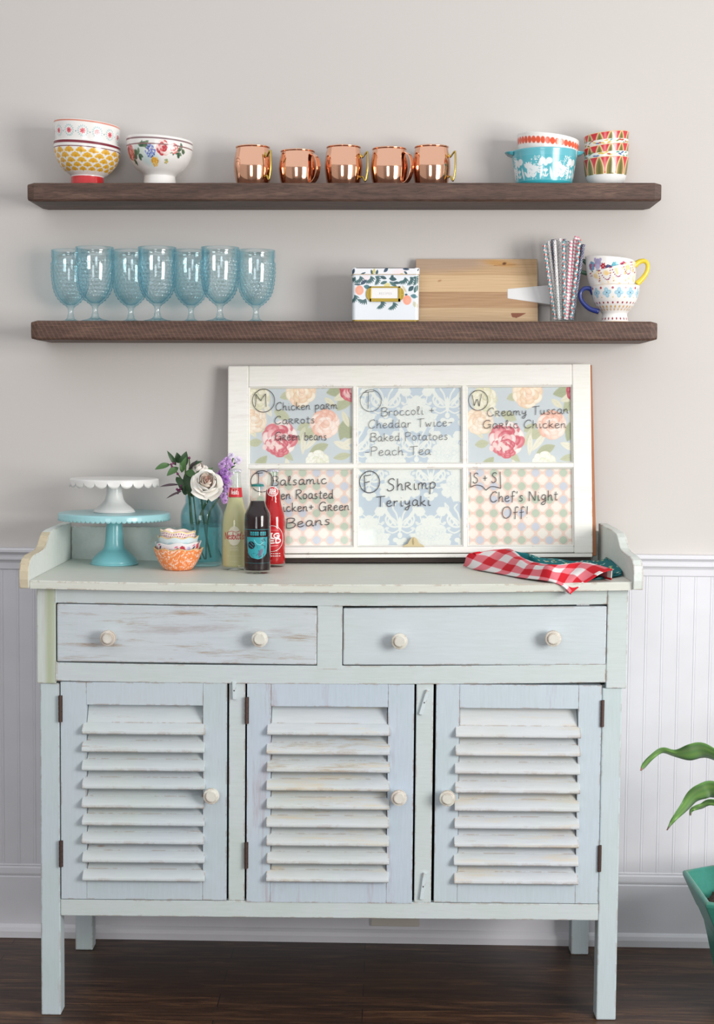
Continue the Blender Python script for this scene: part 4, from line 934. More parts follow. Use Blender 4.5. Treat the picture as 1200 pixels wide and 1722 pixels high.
# ------------------------------------------------------------------ handwriting
G_ = {  # width; strokes of points in tenths of the capital height; s = straight strokes
'A': '8;0,0 4,10 8,0;1.5,4 6.5,4', 'B': '6;.5,10 .3,5 0,0;0,9 2,10.3 5,9.6 5.3,7.5 3.5,5.8 1,5.4;1,5.4 4.5,5.2 6,3.2 5,.8 2.5,-.2 0,.4', 'C': '7;6.5,8.6 5.4,10.2 3,9.5 .8,6.5 .4,3 2,.4 4.4,.2 6.6,2', 'D': '7;.5,10 .5,0;.5,10 4,9.6 6.5,7 6.5,3.5 4,.5 .5,0',
'E': '6;6,10 .5,10 .5,0 6,0;.5,5 5,5', 'F': '6;.6,9.6 .9,5 1.2,0;.6,9.6 3,9.7 6,10.2;.9,5.4 3,5.6 5,6', 'G': '8;7,8.6 5.6,10.1 3,9.6 .8,6.8 .5,3 2.2,.4 4.8,.5 6.8,2.6 7,4.6;4.6,4.6 7.8,4.8;7,4.6 7,-.4', 'I': '3;1.5,10 1.5,0;0,10 3,10;0,0 3,0',
'M': '8;0,0 .3,5 .3,9.8;.3,9.8 2.2,7 4,4.6;4,4.6 5.6,7.4 7.6,10;7.6,10 7.7,5 7.9,0', 'N': '7;.3,0 .5,9.6;.5,9.6 3,5 5.8,.2;5.8,.2 6.2,5 6.3,9.8', 'O': '8;4.4,10 1.6,8.8 .3,5.2 1,1.4 3.4,-.1 6.2,1.6 7.2,5.4 6.3,8.8 4.4,10', 'P': '6;.5,9.8 .5,5 .2,-.4;.2,9 2.6,10.3 5.4,9.2 5.2,6.6 3,5.2 .6,5',
'R': '6.5;.8,9.8 .6,5 .4,0;.2,9.2 3,10.2 5.6,9.2 5.2,6.8 2.6,5.4 1,5.2;1.6,5.2 3.8,2.2 6.4,-.2', 'S': '6.5;5.8,8.8 4.6,10.2 2.4,9.6 1.3,7.6 2.6,6 4.6,4.6 5.2,2.2 3.6,.2 1.4,0 .2,1.6', 'T': '7;.2,9.4 3,9.8 7.2,10.2;3.6,9.8 3.5,5 3.3,-.3', 'W': '9;.3,9.4 1.4,4.6 2.2,.6;2.2,.6 3.4,3.6 4.6,6;4.6,6 5.6,3 6.4,.2;6.4,.2 7.2,5 8.4,10',
'$': '5;.5,6.2 .5,3 .4,0;.3,5.8 2.2,6.4 3.8,5.6 3.4,4.2 1.2,3.4;1.8,3.4 3,1.6 5,0',
'a': '5.2;4.2,5.2 2.6,6 .9,4.6 .4,2.2 1.4,.3 3,.8 4.2,3 4.3,5.2;4.3,5.2 4.2,2 4.8,.2 5.6,.8', 'b': '5;.7,10 .6,5 .5,.4;.6,3.6 2.2,5.6 4,5 4.5,2.8 3.4,.5 1.6,0 .6,.8', 'c': '4.6;3.8,5 2.6,5.8 .9,4.6 .4,2.4 1.4,.4 3.2,.3 4.6,1.6', 'd': '5.2;4,5 2.4,5.6 .8,4.2 .4,2 1.6,.2 3.2,.9 4.2,3;4.4,10 4.3,5 4.4,.4 5.2,.4', 'e': '4.6;.6,2.8 2.4,3.2 3.8,4.2 3.2,5.7 1.6,5.4 .5,3.4 .8,1 2.4,.1 4.6,1.4',
'f': '4;4.2,9 3.2,10 2,9.2 1.7,6 1.6,2 1.4,-1;.2,5 2,5.2 3.6,5.6', 'g': '5.2;4.2,5.2 2.6,6 .9,4.6 .6,2.6 1.8,1 3.4,1.8 4.3,4;4.3,5.4 4.2,1 3.6,-2.8 1.8,-4 .2,-3 1.4,-1.6 4.8,.6', 'h': '5;.6,10 .6,5 .5,0;.6,3 2.2,5.4 3.6,4.8 3.8,2 4,.3 5,.6', 'i': '2.6;1,5.6 1,2 1.5,.2 2.6,.8;1.1,8 1.2,8.4', 'k': '4.8;.7,10 .6,5 .5,0;4,5.6 2.2,3.8 .7,2.8;1.2,3 2.8,1.4 4.8,.1',
'l': '2.8;.8,4 2.2,8 1.8,10 .8,9 .8,4 1,.8 2.8,.8', 'm': '7.4;.5,5.6 .5,3 .4,0;.5,3.4 1.8,5.4 3,4.8 3.2,.2;3.2,3 4.6,5.4 5.8,4.6 6,1 7.6,.6', 'n': '5;.5,5.6 .5,3 .4,0;.5,3.2 2.2,5.4 3.6,4.8 3.8,1 5,.6', 'o': '4.8;2.4,5.7 .8,4.6 .4,2.2 1.8,.2 3.8,1.2 4.2,3.8 2.4,5.7', 'p': '5;.6,5.8 .6,1 .4,-4;.6,3.8 2.4,5.8 4.2,4.8 4.2,2.2 2.6,.6 .8,1', 'r': '4;.6,5.6 .6,3 .5,0;.6,3.2 1.8,5.2 3.6,5.2', 's': '4;3.4,5 2.2,5.7 1,4.8 1.6,3.4 3,2.4 3,.8 1.6,.1 .2,.7',
't': '3.6;1.8,8.6 1.6,4 1.7,.6 3.4,.6;.2,5.8 1.8,5.9 3.6,6.2', 'u': '5;.5,5.6 .6,1.6 1.8,.2 3.4,1.6 3.9,5.4;3.9,5.4 4,1.4 5,.4', 'v': '5;.3,5.6 2.2,.2;2.2,.2 4.6,5.8', 'w': '6.6;.3,5.6 1.6,.3;1.6,.3 3.2,4;3.2,4 4.4,.3;4.4,.3 6,5.8', 'y': '5;.5,5.6 .9,2.4 2.4,1.8 3.8,3.4 4.2,5.6;4.2,5.6 3.8,0 2.6,-3.4 .8,-3.2 1.6,-1.2 5,.8',
'+': '5;.4,4.6 4.8,4.8;2.6,7.2 2.5,2.2', '-': '4.4;.4,4 4,4.4', "'": '2;1.2,10.2 .9,8', '!': '2.4;1.4,10.4 1.1,3.4;.9,.1 1.0,.4', ' ': '3.4;'}
def text_strokes(s, gap=1.0):
    x = 0; out = []
    for ch in s:
        w, *st = G_[ch].split(';')
        for q in st:
            if q:
                pts = [tuple(map(float, p.split(','))) for p in q.split()]
                out.append([((a + x) / 10, b / 10) for a, b in spline(pts, 5)])
        x += float(w) + gap
    return out, (x - gap) / 10
def place_text(s, x0, x1, yb0, yb1, cap, gap=1.0, rnd=None):
    st, w = text_strokes(s, gap); sc = (x1 - x0) / w; out = []
    for q in st:
        j = rnd.uniform(-.02, .02) if rnd else 0
        out.append([(x0 + a * sc, yb0 + (yb1 - yb0) * a / w + (b + j) * cap) for a, b in q])
    return out

# ------------------------------------------------------------------ old window sash used as a weekly menu board
yB, yT = -.112, -.044
B0, B1, T0 = at(382, 938.5, yB), at(996.5, 936.5, yB), at(384.5, 615, yT)
bx_ = (B1 - B0).normalized(); bz_ = T0 - B0; bz_ = (bz_ - bx_ * bz_.dot(bx_)).normalized(); bn_ = bz_.cross(bx_) * -1
if bn_.y < 0: bn_ = -bn_                             # points to the wall
WB, HB = (B1 - B0).length, (T0 - B0).dot(bz_)
def onb(u, v):
    d = ray(u, v); t_ = (B0 - CAM).dot(bn_) / d.dot(bn_); q = CAM + d * t_ - B0
    return q.dot(bx_), q.dot(bz_)
P_sash = old_paint('chipped_white_paint', (252, 250, 245), (248, 246, 241), (180, 142, 108), .69, 'x', (226, 222, 214), .6, (1, 1, 4), .5, 0, .03, .565)
P_bare = old_paint('bare_sash_edge', (176, 116, 82), (160, 104, 76), (232, 226, 218), .60, 'z', (120, 84, 64), .66, (2, 0, 0), .7, 0, .05, 0)
mbrd = thing('window_frame', 'old six-pane white window sash with handwritten weekly menu, leaning on the wall', 'window frame')
mbrd.matrix_world = Matrix(((bx_.x, bn_.x, bz_.x, B0.x), (bx_.y, bn_.y, bz_.y, B0.y), (bx_.z, bn_.z, bz_.z, B0.z), (0, 0, 0, 1)))
cols_u = ((419.5, 591.5), (602.5, 775.5), (787, 961)); rows_v = ((651.5, 777.5), (789, 916.5))
xs_ = [(onb(a, 780)[0], onb(b_, 780)[0]) for a, b_ in cols_u]; zs_ = [(onb(690, b_)[1], onb(690, a)[1]) for a, b_ in rows_v]
TH = .034; e = .0035
fr = MB()
fr.box(0, xs_[0][0] - e, 0, TH, .010, HB); fr.box(xs_[2][1] + e, WB, 0, TH, .010, HB)
fr.box(xs_[0][0] - e, xs_[2][1] + e, .0003, TH, zs_[0][1] + e, HB - .0003)
fr.box(xs_[0][0] - e, xs_[2][1] + e, .0003, TH, .0115, zs_[1][0] - e)
fr.build('sash_rails', P_sash, mbrd, bevel=.003)
MB().box(.002, WB - .001, .002, TH, 0, .0095).build('bottom_lip', P_sash, mbrd, bevel=.0015)
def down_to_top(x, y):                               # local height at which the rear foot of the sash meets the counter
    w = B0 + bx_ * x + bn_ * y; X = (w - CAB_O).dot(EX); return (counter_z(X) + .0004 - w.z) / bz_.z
MB().prism([(.004, down_to_top(.004, .012)), (WB - .004, down_to_top(WB - .004, .012)), (WB - .004, .003), (.004, .003)], 'y', .016, TH).build('bottom_foot', wood('gap_shade_wood', ((44, 34, 29), (60, 47, 40), (78, 62, 52))), mbrd)  # rear foot; its dark colour stands in for the shadow gap under the sash
mu = MB()
for a, b_ in ((xs_[0][1], xs_[1][0]), (xs_[1][1], xs_[2][0])): mu.box(a + e, b_ - e, .0015, TH - .008, zs_[1][0] - e - .001, zs_[0][1] + e + .001)
mu.box(xs_[0][0] - e - .001, xs_[2][1] + e + .001, .001, TH - .008, zs_[1][1] + e, zs_[0][0] - e)
mu.build('muntins', P_sash, mbrd, bevel=.001)
bd = MB(); PD = .0105
for a, b_ in xs_:
    for c_, d_ in zs_:
        o4 = [(a - e, c_ - e), (b_ + e, c_ - e), (b_ + e, d_ + e), (a - e, d_ + e)]; i4 = [(a, c_), (b_, c_), (b_, d_), (a, d_)]
        bd.add([(x, .001, z) for x, z in o4] + [(x, .0065, z) for x, z in i4] + [(x, PD + .003, z) for x, z in i4], [(k, (k + 1) % 4, 4 + (k + 1) % 4, 4 + k)[::-1] for k in range(4)] + [(4 + k, 4 + (k + 1) % 4, 8 + (k + 1) % 4, 8 + k)[::-1] for k in range(4)])
bd.build('glazing_bead', P_sash, mbrd)
for q in ([(WB - .02, .004), (WB + .0105, .004), (WB + .005, HB - .002), (WB - .02, HB - .002)], [(-.003, .004), (.02, .004), (.02, HB - .002), (0, HB - .002)]):
    MB().prism(q[::-1], 'y', .010, TH + .002).build('sash_edge', P_bare, mbrd, bevel=.001)
MB().box(.02, WB - .02, TH - .006, TH - .002, .004, HB - .004).build('backing_board', wood('backing_board', ((150, 120, 90), (176, 146, 112), (196, 166, 130))), mbrd)

def floral(c, P, du, dv):
    rnd = random.Random(5); k = 1.56
    def at_(u, v): return P(u + du, v + dv)
    sage = [(184, 188, 158), (172, 178, 148), (196, 198, 170), (206, 206, 176)]; pale = [(226, 222, 200), (214, 214, 190), (234, 230, 214)]
    def leaf(u, v, a, l, w, col):
        x, y = at_(u, v); l *= k; w *= k; x1, y1 = x + l * math.cos(a), y + l * math.sin(a); c.leaf(x, y, x1, y1, w, col)
        c.line([(x, y), (x1, y1)], .6, [q * .86 for q in col], .7)
        for q in (.3, .5, .7):
            for sg in (-1, 1): c.line([(x + (x1 - x) * q, y + (y1 - y) * q), (x + (x1 - x) * (q + .13) - sg * math.sin(a) * w * .3, y + (y1 - y) * (q + .13) + sg * math.cos(a) * w * .3)], .4, [z * .88 for z in col], .6)
    for u, v, a, l, w, s in ((566, 690, .9, 46, 22, 0), (548, 660, .2, 40, 20, 1), (585, 700, -1.9, 42, 18, 1), (600, 735, 2.6, 40, 22, 1), (470, 668, .3, 22, 14, 2), (460, 690, -.5, 30, 16, 2), (520, 712, 3.6, 24, 14, 2), (508, 735, .6, 26, 16, 2), (440, 742, 3.3, 24, 14, 2),
                             (448, 766, -2.3, 34, 16, 0), (520, 760, .4, 34, 16, 0), (560, 770, .2, 30, 12, 2), (492, 774, 2.4, 30, 12, 2), (430, 660, -.9, 26, 18, 3), (540, 775, 3.9, 28, 10, 1)): leaf(u, v, a, l, w, sage[s])
    for u, v, a, l, w in ((448, 712, 2.6, 34, 12), (452, 720, 3.2, 36, 12), (456, 700, 2.1, 28, 10), (500, 748, 1.2, 34, 10), (512, 756, .9, 40, 11), (508, 764, 1.5, 38, 9), (560, 742, -.4, 34, 12), (572, 750, .5, 30, 10), (560, 672, .4, 36, 14), (520, 668, -2.4, 26, 10), (545, 668, -.7, 24, 10), (480, 770, -1.3, 26, 9), (575, 690, -1.2, 30, 10), (430, 735, 2.2, 24, 9)): leaf(u, v, a, l, w, pale[rnd.randrange(3)])
    def bloom(u, v, r, cs, n=11): x, y = at_(u, v); c.ell(x, y, r * k * .95, r * k * .85, cs[0]); c.bloom(x, y, r * k, cs, n, rnd)
    bloom(424, 705, 24, [(242, 226, 206), (246, 234, 218), (238, 212, 186)]); bloom(432, 668, 22, [(234, 230, 206), (240, 236, 216), (222, 220, 190)]); bloom(505, 658, 26, [(244, 226, 202), (248, 236, 218), (240, 212, 182), (246, 218, 194)])
    bloom(546, 712, 25, [(244, 206, 190), (248, 220, 206), (240, 190, 172), (250, 230, 220)]); bloom(533, 776, 20, [(238, 238, 222), (228, 230, 208), (244, 244, 234)]); bloom(590, 655, 20, [(214, 112, 124), (236, 190, 190), (196, 84, 100)])
    bloom(470, 736, 30, [(222, 128, 138), (246, 222, 220), (212, 104, 118), (240, 186, 188), (250, 238, 234), (248, 228, 226)], 15)
    x, y = at_(470, 752); c.bloom(x, y, 26, [(214, 108, 122), (220, 122, 132), (244, 212, 210)], 9, rnd); x, y = at_(448, 745)
    for q in range(5): c.ell(x + q * 9 - 6, y + (q % 2) * 9 - 10, 6, 7.5, (246, 222, 218), .3 * q, .9)
def damask(c, P, du, dv):
    k = 1.56; off = (231, 234, 230); shade = (204, 214, 220)
    def S(cx, cy, pts, w, a=.95):
        c.line([P(cx + x, cy + y) for x, y in spline(pts, 6)], w * k, off, a)
    def medallion(cx, cy):
        rnd = random.Random(8)
        for dx, dy, r in [(0, 0, 17), (-14, -4, 12), (14, -4, 12), (-20, 8, 11), (20, 8, 11), (0, -14, 12), (0, 14, 15), (-12, 14, 12), (12, 14, 12), (-26, 16, 8), (26, 16, 8), (0, -24, 7), (-8, -18, 8), (8, -18, 8), (-28, 6, 6), (28, 6, 6), (-9, 24, 8), (9, 24, 8), (0, 28, 6)]: c.ell(*P(cx + dx, cy + dy), r * k, r * k * .86, off, 0, .96, .12)
        for q in range(44):
            a, rr = rnd.uniform(0, 6.28), rnd.uniform(.1, 1) ** .7; x, y = cx + 27 * rr * math.cos(a), cy + 2 + 22 * rr * math.sin(a)
            c.ring(*P(x, y), 4.2 * k * rnd.uniform(.6, 1), .5 * k, shade, .55)
        for q in range(16): a = 6.28 * q / 16; c.leaf(*P(cx + 28 * math.cos(a), cy + 3 + 24 * math.sin(a)), *P(cx + 37 * math.cos(a), cy + 3 + 31 * math.sin(a)), 5 * k, off, .85)
    def scroll(cx, cy):
        for sg in (-1, 1):
            S(cx, cy, [(0, 12), (sg * 7, 2), (sg * 15, -4), (sg * 20, 2), (sg * 16, 8), (sg * 12, 4)], 2.6); S(cx, cy, [(0, 10), (sg * 10, 12), (sg * 20, 8), (sg * 24, -2), (sg * 19, -10)], 3.2); S(cx, cy, [(0, 16), (sg * 12, 22), (sg * 22, 18)], 2.4); S(cx, cy, [(sg * 2, 6), (sg * 6, -10), (sg * 12, -20), (sg * 8, -26)], 2.8)
            for q in range(6): c.leaf(*P(cx + sg * (6 + q * 3), cy + 10 - q * 3), *P(cx + sg * (12 + q * 3.4), cy + 2 - q * 6), 5 * k, off, .9)
            for q in range(6): a = 6.28 * q / 6; c.ell(*P(cx + sg * 34 + 4.5 * math.cos(a), cy - 14 + 4.5 * math.sin(a)), 4.4 * k, 4 * k, off, 0, .95)
            S(cx, cy, [(sg * 28, -10), (sg * 22, -20), (sg * 28, -28)], 2.4); S(cx, cy, [(sg * 40, -10), (sg * 46, -4), (sg * 42, 3)], 2.2); S(cx, cy, [(sg * 34, -7), (sg * 36, 4), (sg * 30, 8)], 2.2)
        c.leaf(*P(cx, cy - 6), *P(cx, cy + 22), 7 * k, off); c.ell(*P(cx, cy + 26), 4 * k, 5 * k, off); c.ell(*P(cx - 7, cy + 34), 5 * k, 4 * k, off); c.ell(*P(cx + 7, cy + 34), 5 * k, 4 * k, off); c.ell(*P(cx, cy + 38), 6 * k, 6 * k, off)
    for i in range(-2, 4):
        for j in range(-2, 3):
            cx = 672 + i * 104 + du; cy = 812 + j * 150 + dv
            medallion(cx, cy); medallion(cx + 52, cy + 84); scroll(cx, cy + 62); scroll(cx + 52, cy - 14)
def lattice(c, P, du, dv, su=23.45, sv=22.7):
    k = 1.56; gr, bl_ = (186, 200, 182), (200, 206, 220); wh = (240, 234, 226)
    for i in range(-2, 12):
        for j in range(-2, 9):
            u, v = 795 + du + i * su, 806 + dv + j * sv
            for a in range(4): c.ell(*P(u + 4.2 * math.cos(a * math.pi / 2), v + 4.2 * math.sin(a * math.pi / 2)), 4.9 * k, 4.9 * k, wh, 0, .92, .3)
            u += su / 2; v += sv / 2
            c.ell(*P(u, v), 7.6 * k, 7.6 * k, (226, 212, 204), 0, .8, .3)
            col = bl_ if (i * 3 + j * 2) % 5 in (0, 3) else gr
            c.poly([P(u + 7 * math.copysign(abs(math.cos(a)) ** 1.25, math.cos(a)), v + 7 * math.copysign(abs(math.sin(a)) ** 1.25, math.sin(a))) for a in [6.283 * q / 20 for q in range(20)]], col, .9)
RND = random.Random(12)
MENU = {0: ['M', [('Chicken pa$m', 463, 567, 690, 687, 13.5), ('Ca$$ots', 461, 529, 713, 711, 13), ('G$een beans', 462, 549, 740, 740, 14)]],
        1: ['T', [('Broccoli +', 641, 730, 699, 696, 14), ('Cheddar Twice-', 619, 761, 720, 716, 14), ('Baked Potatoes', 623, 753, 742, 739, 14), ('-Peach Tea', 613, 724, 766, 764, 14.5)]],
        2: ['W', [('C$eamy Tuscan', 819, 956, 700, 695, 14), ('Ga$lic Chicken', 812, 952, 720, 719, 13.5)]],
        3: ['T', [('Balsamic', 456, 549, 817, 813, 15.5), ('Oven Roasted', 448, 560, 840, 838, 15.5), ('Chicken+ G$een', 452, 587, 861, 858, 15), ('Beans', 481, 555, 888, 882, 16)]],
        4: ['F', [('Sh$imp', 650, 733, 825, 822, 20), ('Teriyaki', 632, 724, 852, 850, 17)]],
        5: ['S', [("Chef's Night", 824, 938, 844, 841, 17), ('Off!', 844, 889, 871, 871, 19)]]}
HEAD = {0: ('M', 429, 447, 683.5, 22, 442.5, 673, 18.8, 19.5), 1: ('T', 610, 628, 686, 28, 623, 673, 18, 18.5), 2: ('W', 793, 811, 683, 21, 804, 672.5, 16.3, 17), 3: ('T', 427, 441, 815, 20, 440, 809, 19, 18), 4: ('F', 611, 623.5, 825.5, 27, 621, 810, 17, 18.3)}
pane_txt = ['floral paper', 'blue damask paper', 'floral paper', 'pink lattice paper', 'blue damask paper', 'pink lattice paper']
for n_ in range(6):
    (a, b_), (c_, d_) = xs_[n_ % 3], zs_[n_ // 3]; w, h = b_ - a, d_ - c_
    P = lambda u, v, a=a, c_=c_: tuple(1000 * (q - r) for q, r in zip(onb(u, v), (a, c_)))
    if n_ in (0, 2): pt, bg = (lambda c, P=P, n_=n_: floral(c, P, 382 if n_ == 2 else 0, 2 if n_ == 2 else 0)), (204, 211, 216)
    elif n_ in (1, 4): pt, bg = (lambda c, P=P, n_=n_: damask(c, P, 0 if n_ == 4 else -24, 0 if n_ == 4 else -52)), (194, 206, 218)
    else: pt, bg = (lambda c, P=P, n_=n_: lattice(c, P, 0 if n_ == 5 else -369, 0)), (234, 206, 194)
    pn = sheet_print('pane_paper', w - .0006, h - .0006, pt, M['print_paper'], mbrd, bg, lambda u, v, a=a, c_=c_: np.stack([u + a + .0003, np.full_like(u, PD), v + c_ + .0003], 1), .00085)
    pn['label'] = pane_txt[n_]
    MB().box(a + .0003, b_ - .0003, .0072, .0092, c_ + .0003, d_ - .0003).build('glass', M['pane'], pn)
    st = []
    for s, u0, u1, v0, v1, cap in MENU[n_][1]: st += place_text(s, u0, u1, -v0, -v1, cap, 1.0, RND)
    if n_ in HEAD:
        ch, u0, u1, vb, cap, cu, cv_, ru, rv = HEAD[n_]; st += place_text(ch, u0, u1, -vb, -vb, cap)
        st.append(spline([(cu + ru * 1.0 * math.sin(q), -(cv_ - rv * math.cos(q)) - (.8 if k == 9 else 0)) for k, q in enumerate([-.5 + 6.5 * k / 10 for k in range(11)])], 5))
    else:
        st += place_text('S + S', 795, 836, -812, -811, 16.5, .6)
        st += [[(791, -794), (791.5, -805), (791, -819)], spline([(791, -819), (800, -815.5), (810, -817), (817, -824)], 5), spline([(817, -824), (826, -818), (836, -819), (842, -821)], 5), [(841, -793), (841.5, -808), (842, -821)]]
    tx = MB(); wd_ = (.00092, .00072, .00086, .00116, .00116, .00104)[n_]
    for q in st:
        pts = [onb(u, -v) for u, v in q]; pts = [p for i, p in enumerate(pts) if i == 0 or math.hypot(p[0] - pts[i - 1][0], p[1] - pts[i - 1][1]) > 1e-5]
        if len(pts) < 2: continue
        k0 = len(tx.v); tx.tube([(x, .0068, z) for x, z in pts], wd_, 6)
        for i in range(k0, len(tx.v)): x, y, z = tx.v[i]; tx.v[i] = (x, .0070 + (y - .0068) * .2, z)
    tx.build('handwriting', M['ink'], pn)
lx, lz = onb(695, 917)
li = MB().prism([(lx - .029, lz - .004), (lx - .024, lz + .001), (lx - .016, lz + .004), (lx - .009, lz + .016), (lx - .003, lz + .021), (lx + .003, lz + .021), (lx + .009, lz + .016), (lx + .016, lz + .004), (lx + .024, lz + .001), (lx + .029, lz - .004)], 'y', -.0025, .004)
lf = li.build('sash_lift', M['brass_old'], mbrd, bevel=.001)
MB().tube([(lx, -.003, lz + .002), (lx, -.006, lz + .010), (lx, -.003, lz + .018)], .0016, 8).build('thumb_ridge', M['brass_old'], lf)
ln, fn_, fx, fz, cp_ = TIN_TEXT
tx = MB(); st = place_text('RECIPE', -1, 1, 0, 0, 1)
wtot = 150 * k_ * 1.2
for q in place_text('RE', -wtot / 2, -wtot / 2 + wtot * .26, fz, fz, cp_, 4) + place_text('CIPE', -wtot / 2 + wtot * .32, -wtot / 2 + wtot * .84, fz, fz, cp_, 4) + place_text('S', wtot / 2 - wtot * .11, wtot / 2, fz, fz, cp_): tx.tube([(x, -.0019, z) for x, z in q], .00022, 5)
tx.build('lettering', plain('grey_ink', (150, 146, 150), .6), card)

# ------------------------------------------------------------------ cake stands
def cake_stand(name, label, X, Y, zb, zt, R, skirt, nsc, depth, prof, mat, mat2):
    o = thing(name, label, 'cake stand', cw(X, Y, zb), (0, 0, CAB_A), 'cake stands')
    h = zt - zb; mb = MB(); n = nsc * 12; V = []; Fc = []
    rings = [(0, 0), (.5, 0), (.94, 0), (.975, -.0004), (.993, -.0016), (1, -.0045)]
    V.append((0, 0, h))
    for fr_, dz in rings[1:]:
        for j in range(n): a = 2 * math.pi * j / n; V.append((R * fr_ * math.sin(a), -R * fr_ * math.cos(a), h + dz))
    for q in (1, 2, 3):
        for j in range(n):
            a = 2 * math.pi * j / n; x = (j % 12) / 6 - 1; d = skirt + depth * math.sqrt(max(0, 1 - x * x)); t_ = q / 3
            V.append((R * (1 + .006 * t_) * math.sin(a), -R * (1 + .006 * t_) * math.cos(a), h - .0045 - (d - .0045) * t_))
    Fc += [(0, 1 + j, 1 + (j + 1) % n) for j in range(n)]
    for q in range(len(rings) - 2 + 3):
        b_ = 1 + q * n; Fc += [(b_ + j, b_ + n + j, b_ + n + (j + 1) % n, b_ + (j + 1) % n) for j in range(n)]
    mesh_obj('plate', V, Fc, mat, o, smooth=True, solid=.0022)
    MB().lathe([(0, .0006)] + [(prof[0][0] - .002, 0)] + spline(prof, 5) + [(.016, h - .0028), (0, h - .0028)], 64).build('pedestal', mat2, o, smooth=True)
    return o
zA = counter_z(.1165) + .0003
zAt = cab(192, 864, .38).z + .004
cake_stand('cake_stand', 'larger aqua cake stand with a finely scalloped edge standing on the sideboard', .1165, .378, zA, zAt, .1425, .0135, 68, .0055,
           [(.0605, 0), (.0612, .003), (.0590, .006), (.0578, .010), (.050, .021), (.038, .032), (.0285, .040), (.0245, .052), (.0225, .075), (.0205, .10)], M['aqua_enamel'], M['aqua_dark'])
zWt = cab(192, 806, .38).z + .003
cake_stand('cake_stand', 'smaller white cake stand with large scallops, stacked on the aqua one', .1165, .378, zAt + .0004, zWt, .1135, .0085, 22, .0130,
           [(.0530, 0), (.0535, .0025), (.0515, .0045), (.0500, .007), (.041, .015), (.031, .023), (.0245, .032), (.0215, .044), (.0200, .055), (.0190, .066)], M['white_enamel'], M['white_enamel'])

# ------------------------------------------------------------------ nest of four small bowls
nb = on_top(296.5, 960.5); nX = (nb - CAB_O).dot(EX); nY = (nb - CAB_O).dot(EY) + .036
PN = lambda: (4.2 - .38) / F_PX
def wavy(amp, n, ph, zr, tilt=0):
    def f(X, Y, Z):
        th = np.arctan2(X, -Y); w = np.clip(Z / zr, 0, 1) ** 3
        return X * (1 + .02 * w * np.sin(n * th + ph)), Y * (1 + .02 * w * np.sin(n * th + ph)), Z + amp * w * np.sin(n * th + ph) - tilt * X * np.clip(Z / zr, 0, 1)
    return f
def paint_orange(c, R):
    rnd = random.Random(3)
    for k in range(900):
        u, v, a = rnd.uniform(-R * 3.14, R * 3.14), rnd.uniform(0, 66), rnd.uniform(0, 3.14); c.leaf(u, v, u + 6.5 * math.cos(a), v + 6.5 * math.sin(a), 2.6, rnd.choice([(252, 222, 206), (250, 232, 224), (248, 206, 180), (246, 178, 120)]), .95)
    zt = c.V[c.U < 1e5].max(); c.put((c.U < 1e5) & (c.V > zt - 2.2), (206, 176, 120))
def paint_posy(c, R):
    rnd = random.Random(7)
    for k in range(22):
        u = -R * 3.1 + k * R * .285; v = rnd.uniform(44, 60)
        if k % 3 == 0: c.bloom(u, v, 8.5, [(186, 44, 66), (214, 76, 90), (160, 30, 56)], 7, rnd)
        elif k % 3 == 1: c.bloom(u, v, 7, [(200, 196, 226), (176, 170, 214), (220, 216, 238)], 7, rnd)
        else: c.leaf(u - 5, v - 5, u + 6, v + 4, 5, (52, 58, 96)); c.leaf(u - 6, v + 5, u + 5, v + 7, 4, (226, 120, 150))
    c.put((c.U < 1e5) & (c.V > c.V[c.U < 1e5].max() - 1.5), (226, 220, 214))
def paint_sky(c, R):
    for k in range(16): c.ell(-R * 3.1 + k * R * .4, 62 + 5 * (k % 2), R * .16, 6, (188, 218, 222), 0, .8, .5)
    c.put((c.U < 1e5) & (c.V > c.V[c.U < 1e5].max() - 2.5), (226, 196, 140))
def paint_pin(c, R):
    for j in range(5):
        for k in range(44): c.ell(-R * 3.14 + (k + .5 * (j % 2)) * R * .143, 66 + j * 6.4, 1.5, 1.5, (120, 62, 96) if (j + k) % 3 else (206, 100, 110))
    c.put((c.U < 1e5) & (c.V > c.V[c.U < 1e5].max() - 2.5), (240, 220, 150))
nest = [('orange flecked bowl at the bottom of the small nested stack on the sideboard', [(.030, 0), (.0345, .0015), (.042, .010), (.0505, .024), (.0575, .040), (.0622, .0545)], paint_orange, (240, 138, 74), .0018, 9, 0, 0),
        ('white bowl with red posies, second from the bottom of the small nested stack', [(.0250, .0125), (.0330, .0145), (.0420, .028), (.0490, .042), (.0535, .056), (.0575, .0685)], paint_posy, (236, 234, 238), .0020, 7, 1, -.03),
        ('pale blue wavy bowl, third from the bottom of the small nested stack', [(.0220, .026), (.0290, .028), (.0375, .042), (.0430, .055), (.0475, .070), (.0510, .0835)], paint_sky, (222, 234, 236), .0022, 8, 2, 0),
        ('smallest polka-dot bowl with a yellow rim, on top of the small nested stack', [(.0190, .040), (.0250, .042), (.0325, .056), (.0385, .070), (.0425, .084), (.0445, .097)], paint_pin, (248, 226, 224), .0018, 7, 0, .045)]
for lb, pr, pt, bg, amp, n, ph, tl in nest:
    o = thing('small_bowl', lb, 'bowl', cw(nX, nY) + Vector((0, 0, .0003)), (0, 0, CAB_A), 'nested small bowls on the sideboard')
    lathe_print('bowl_body', pr, pt, M['glaze'], o, 260, base=bg, warp=wavy(amp, n, ph, pr[-1][1], tl))

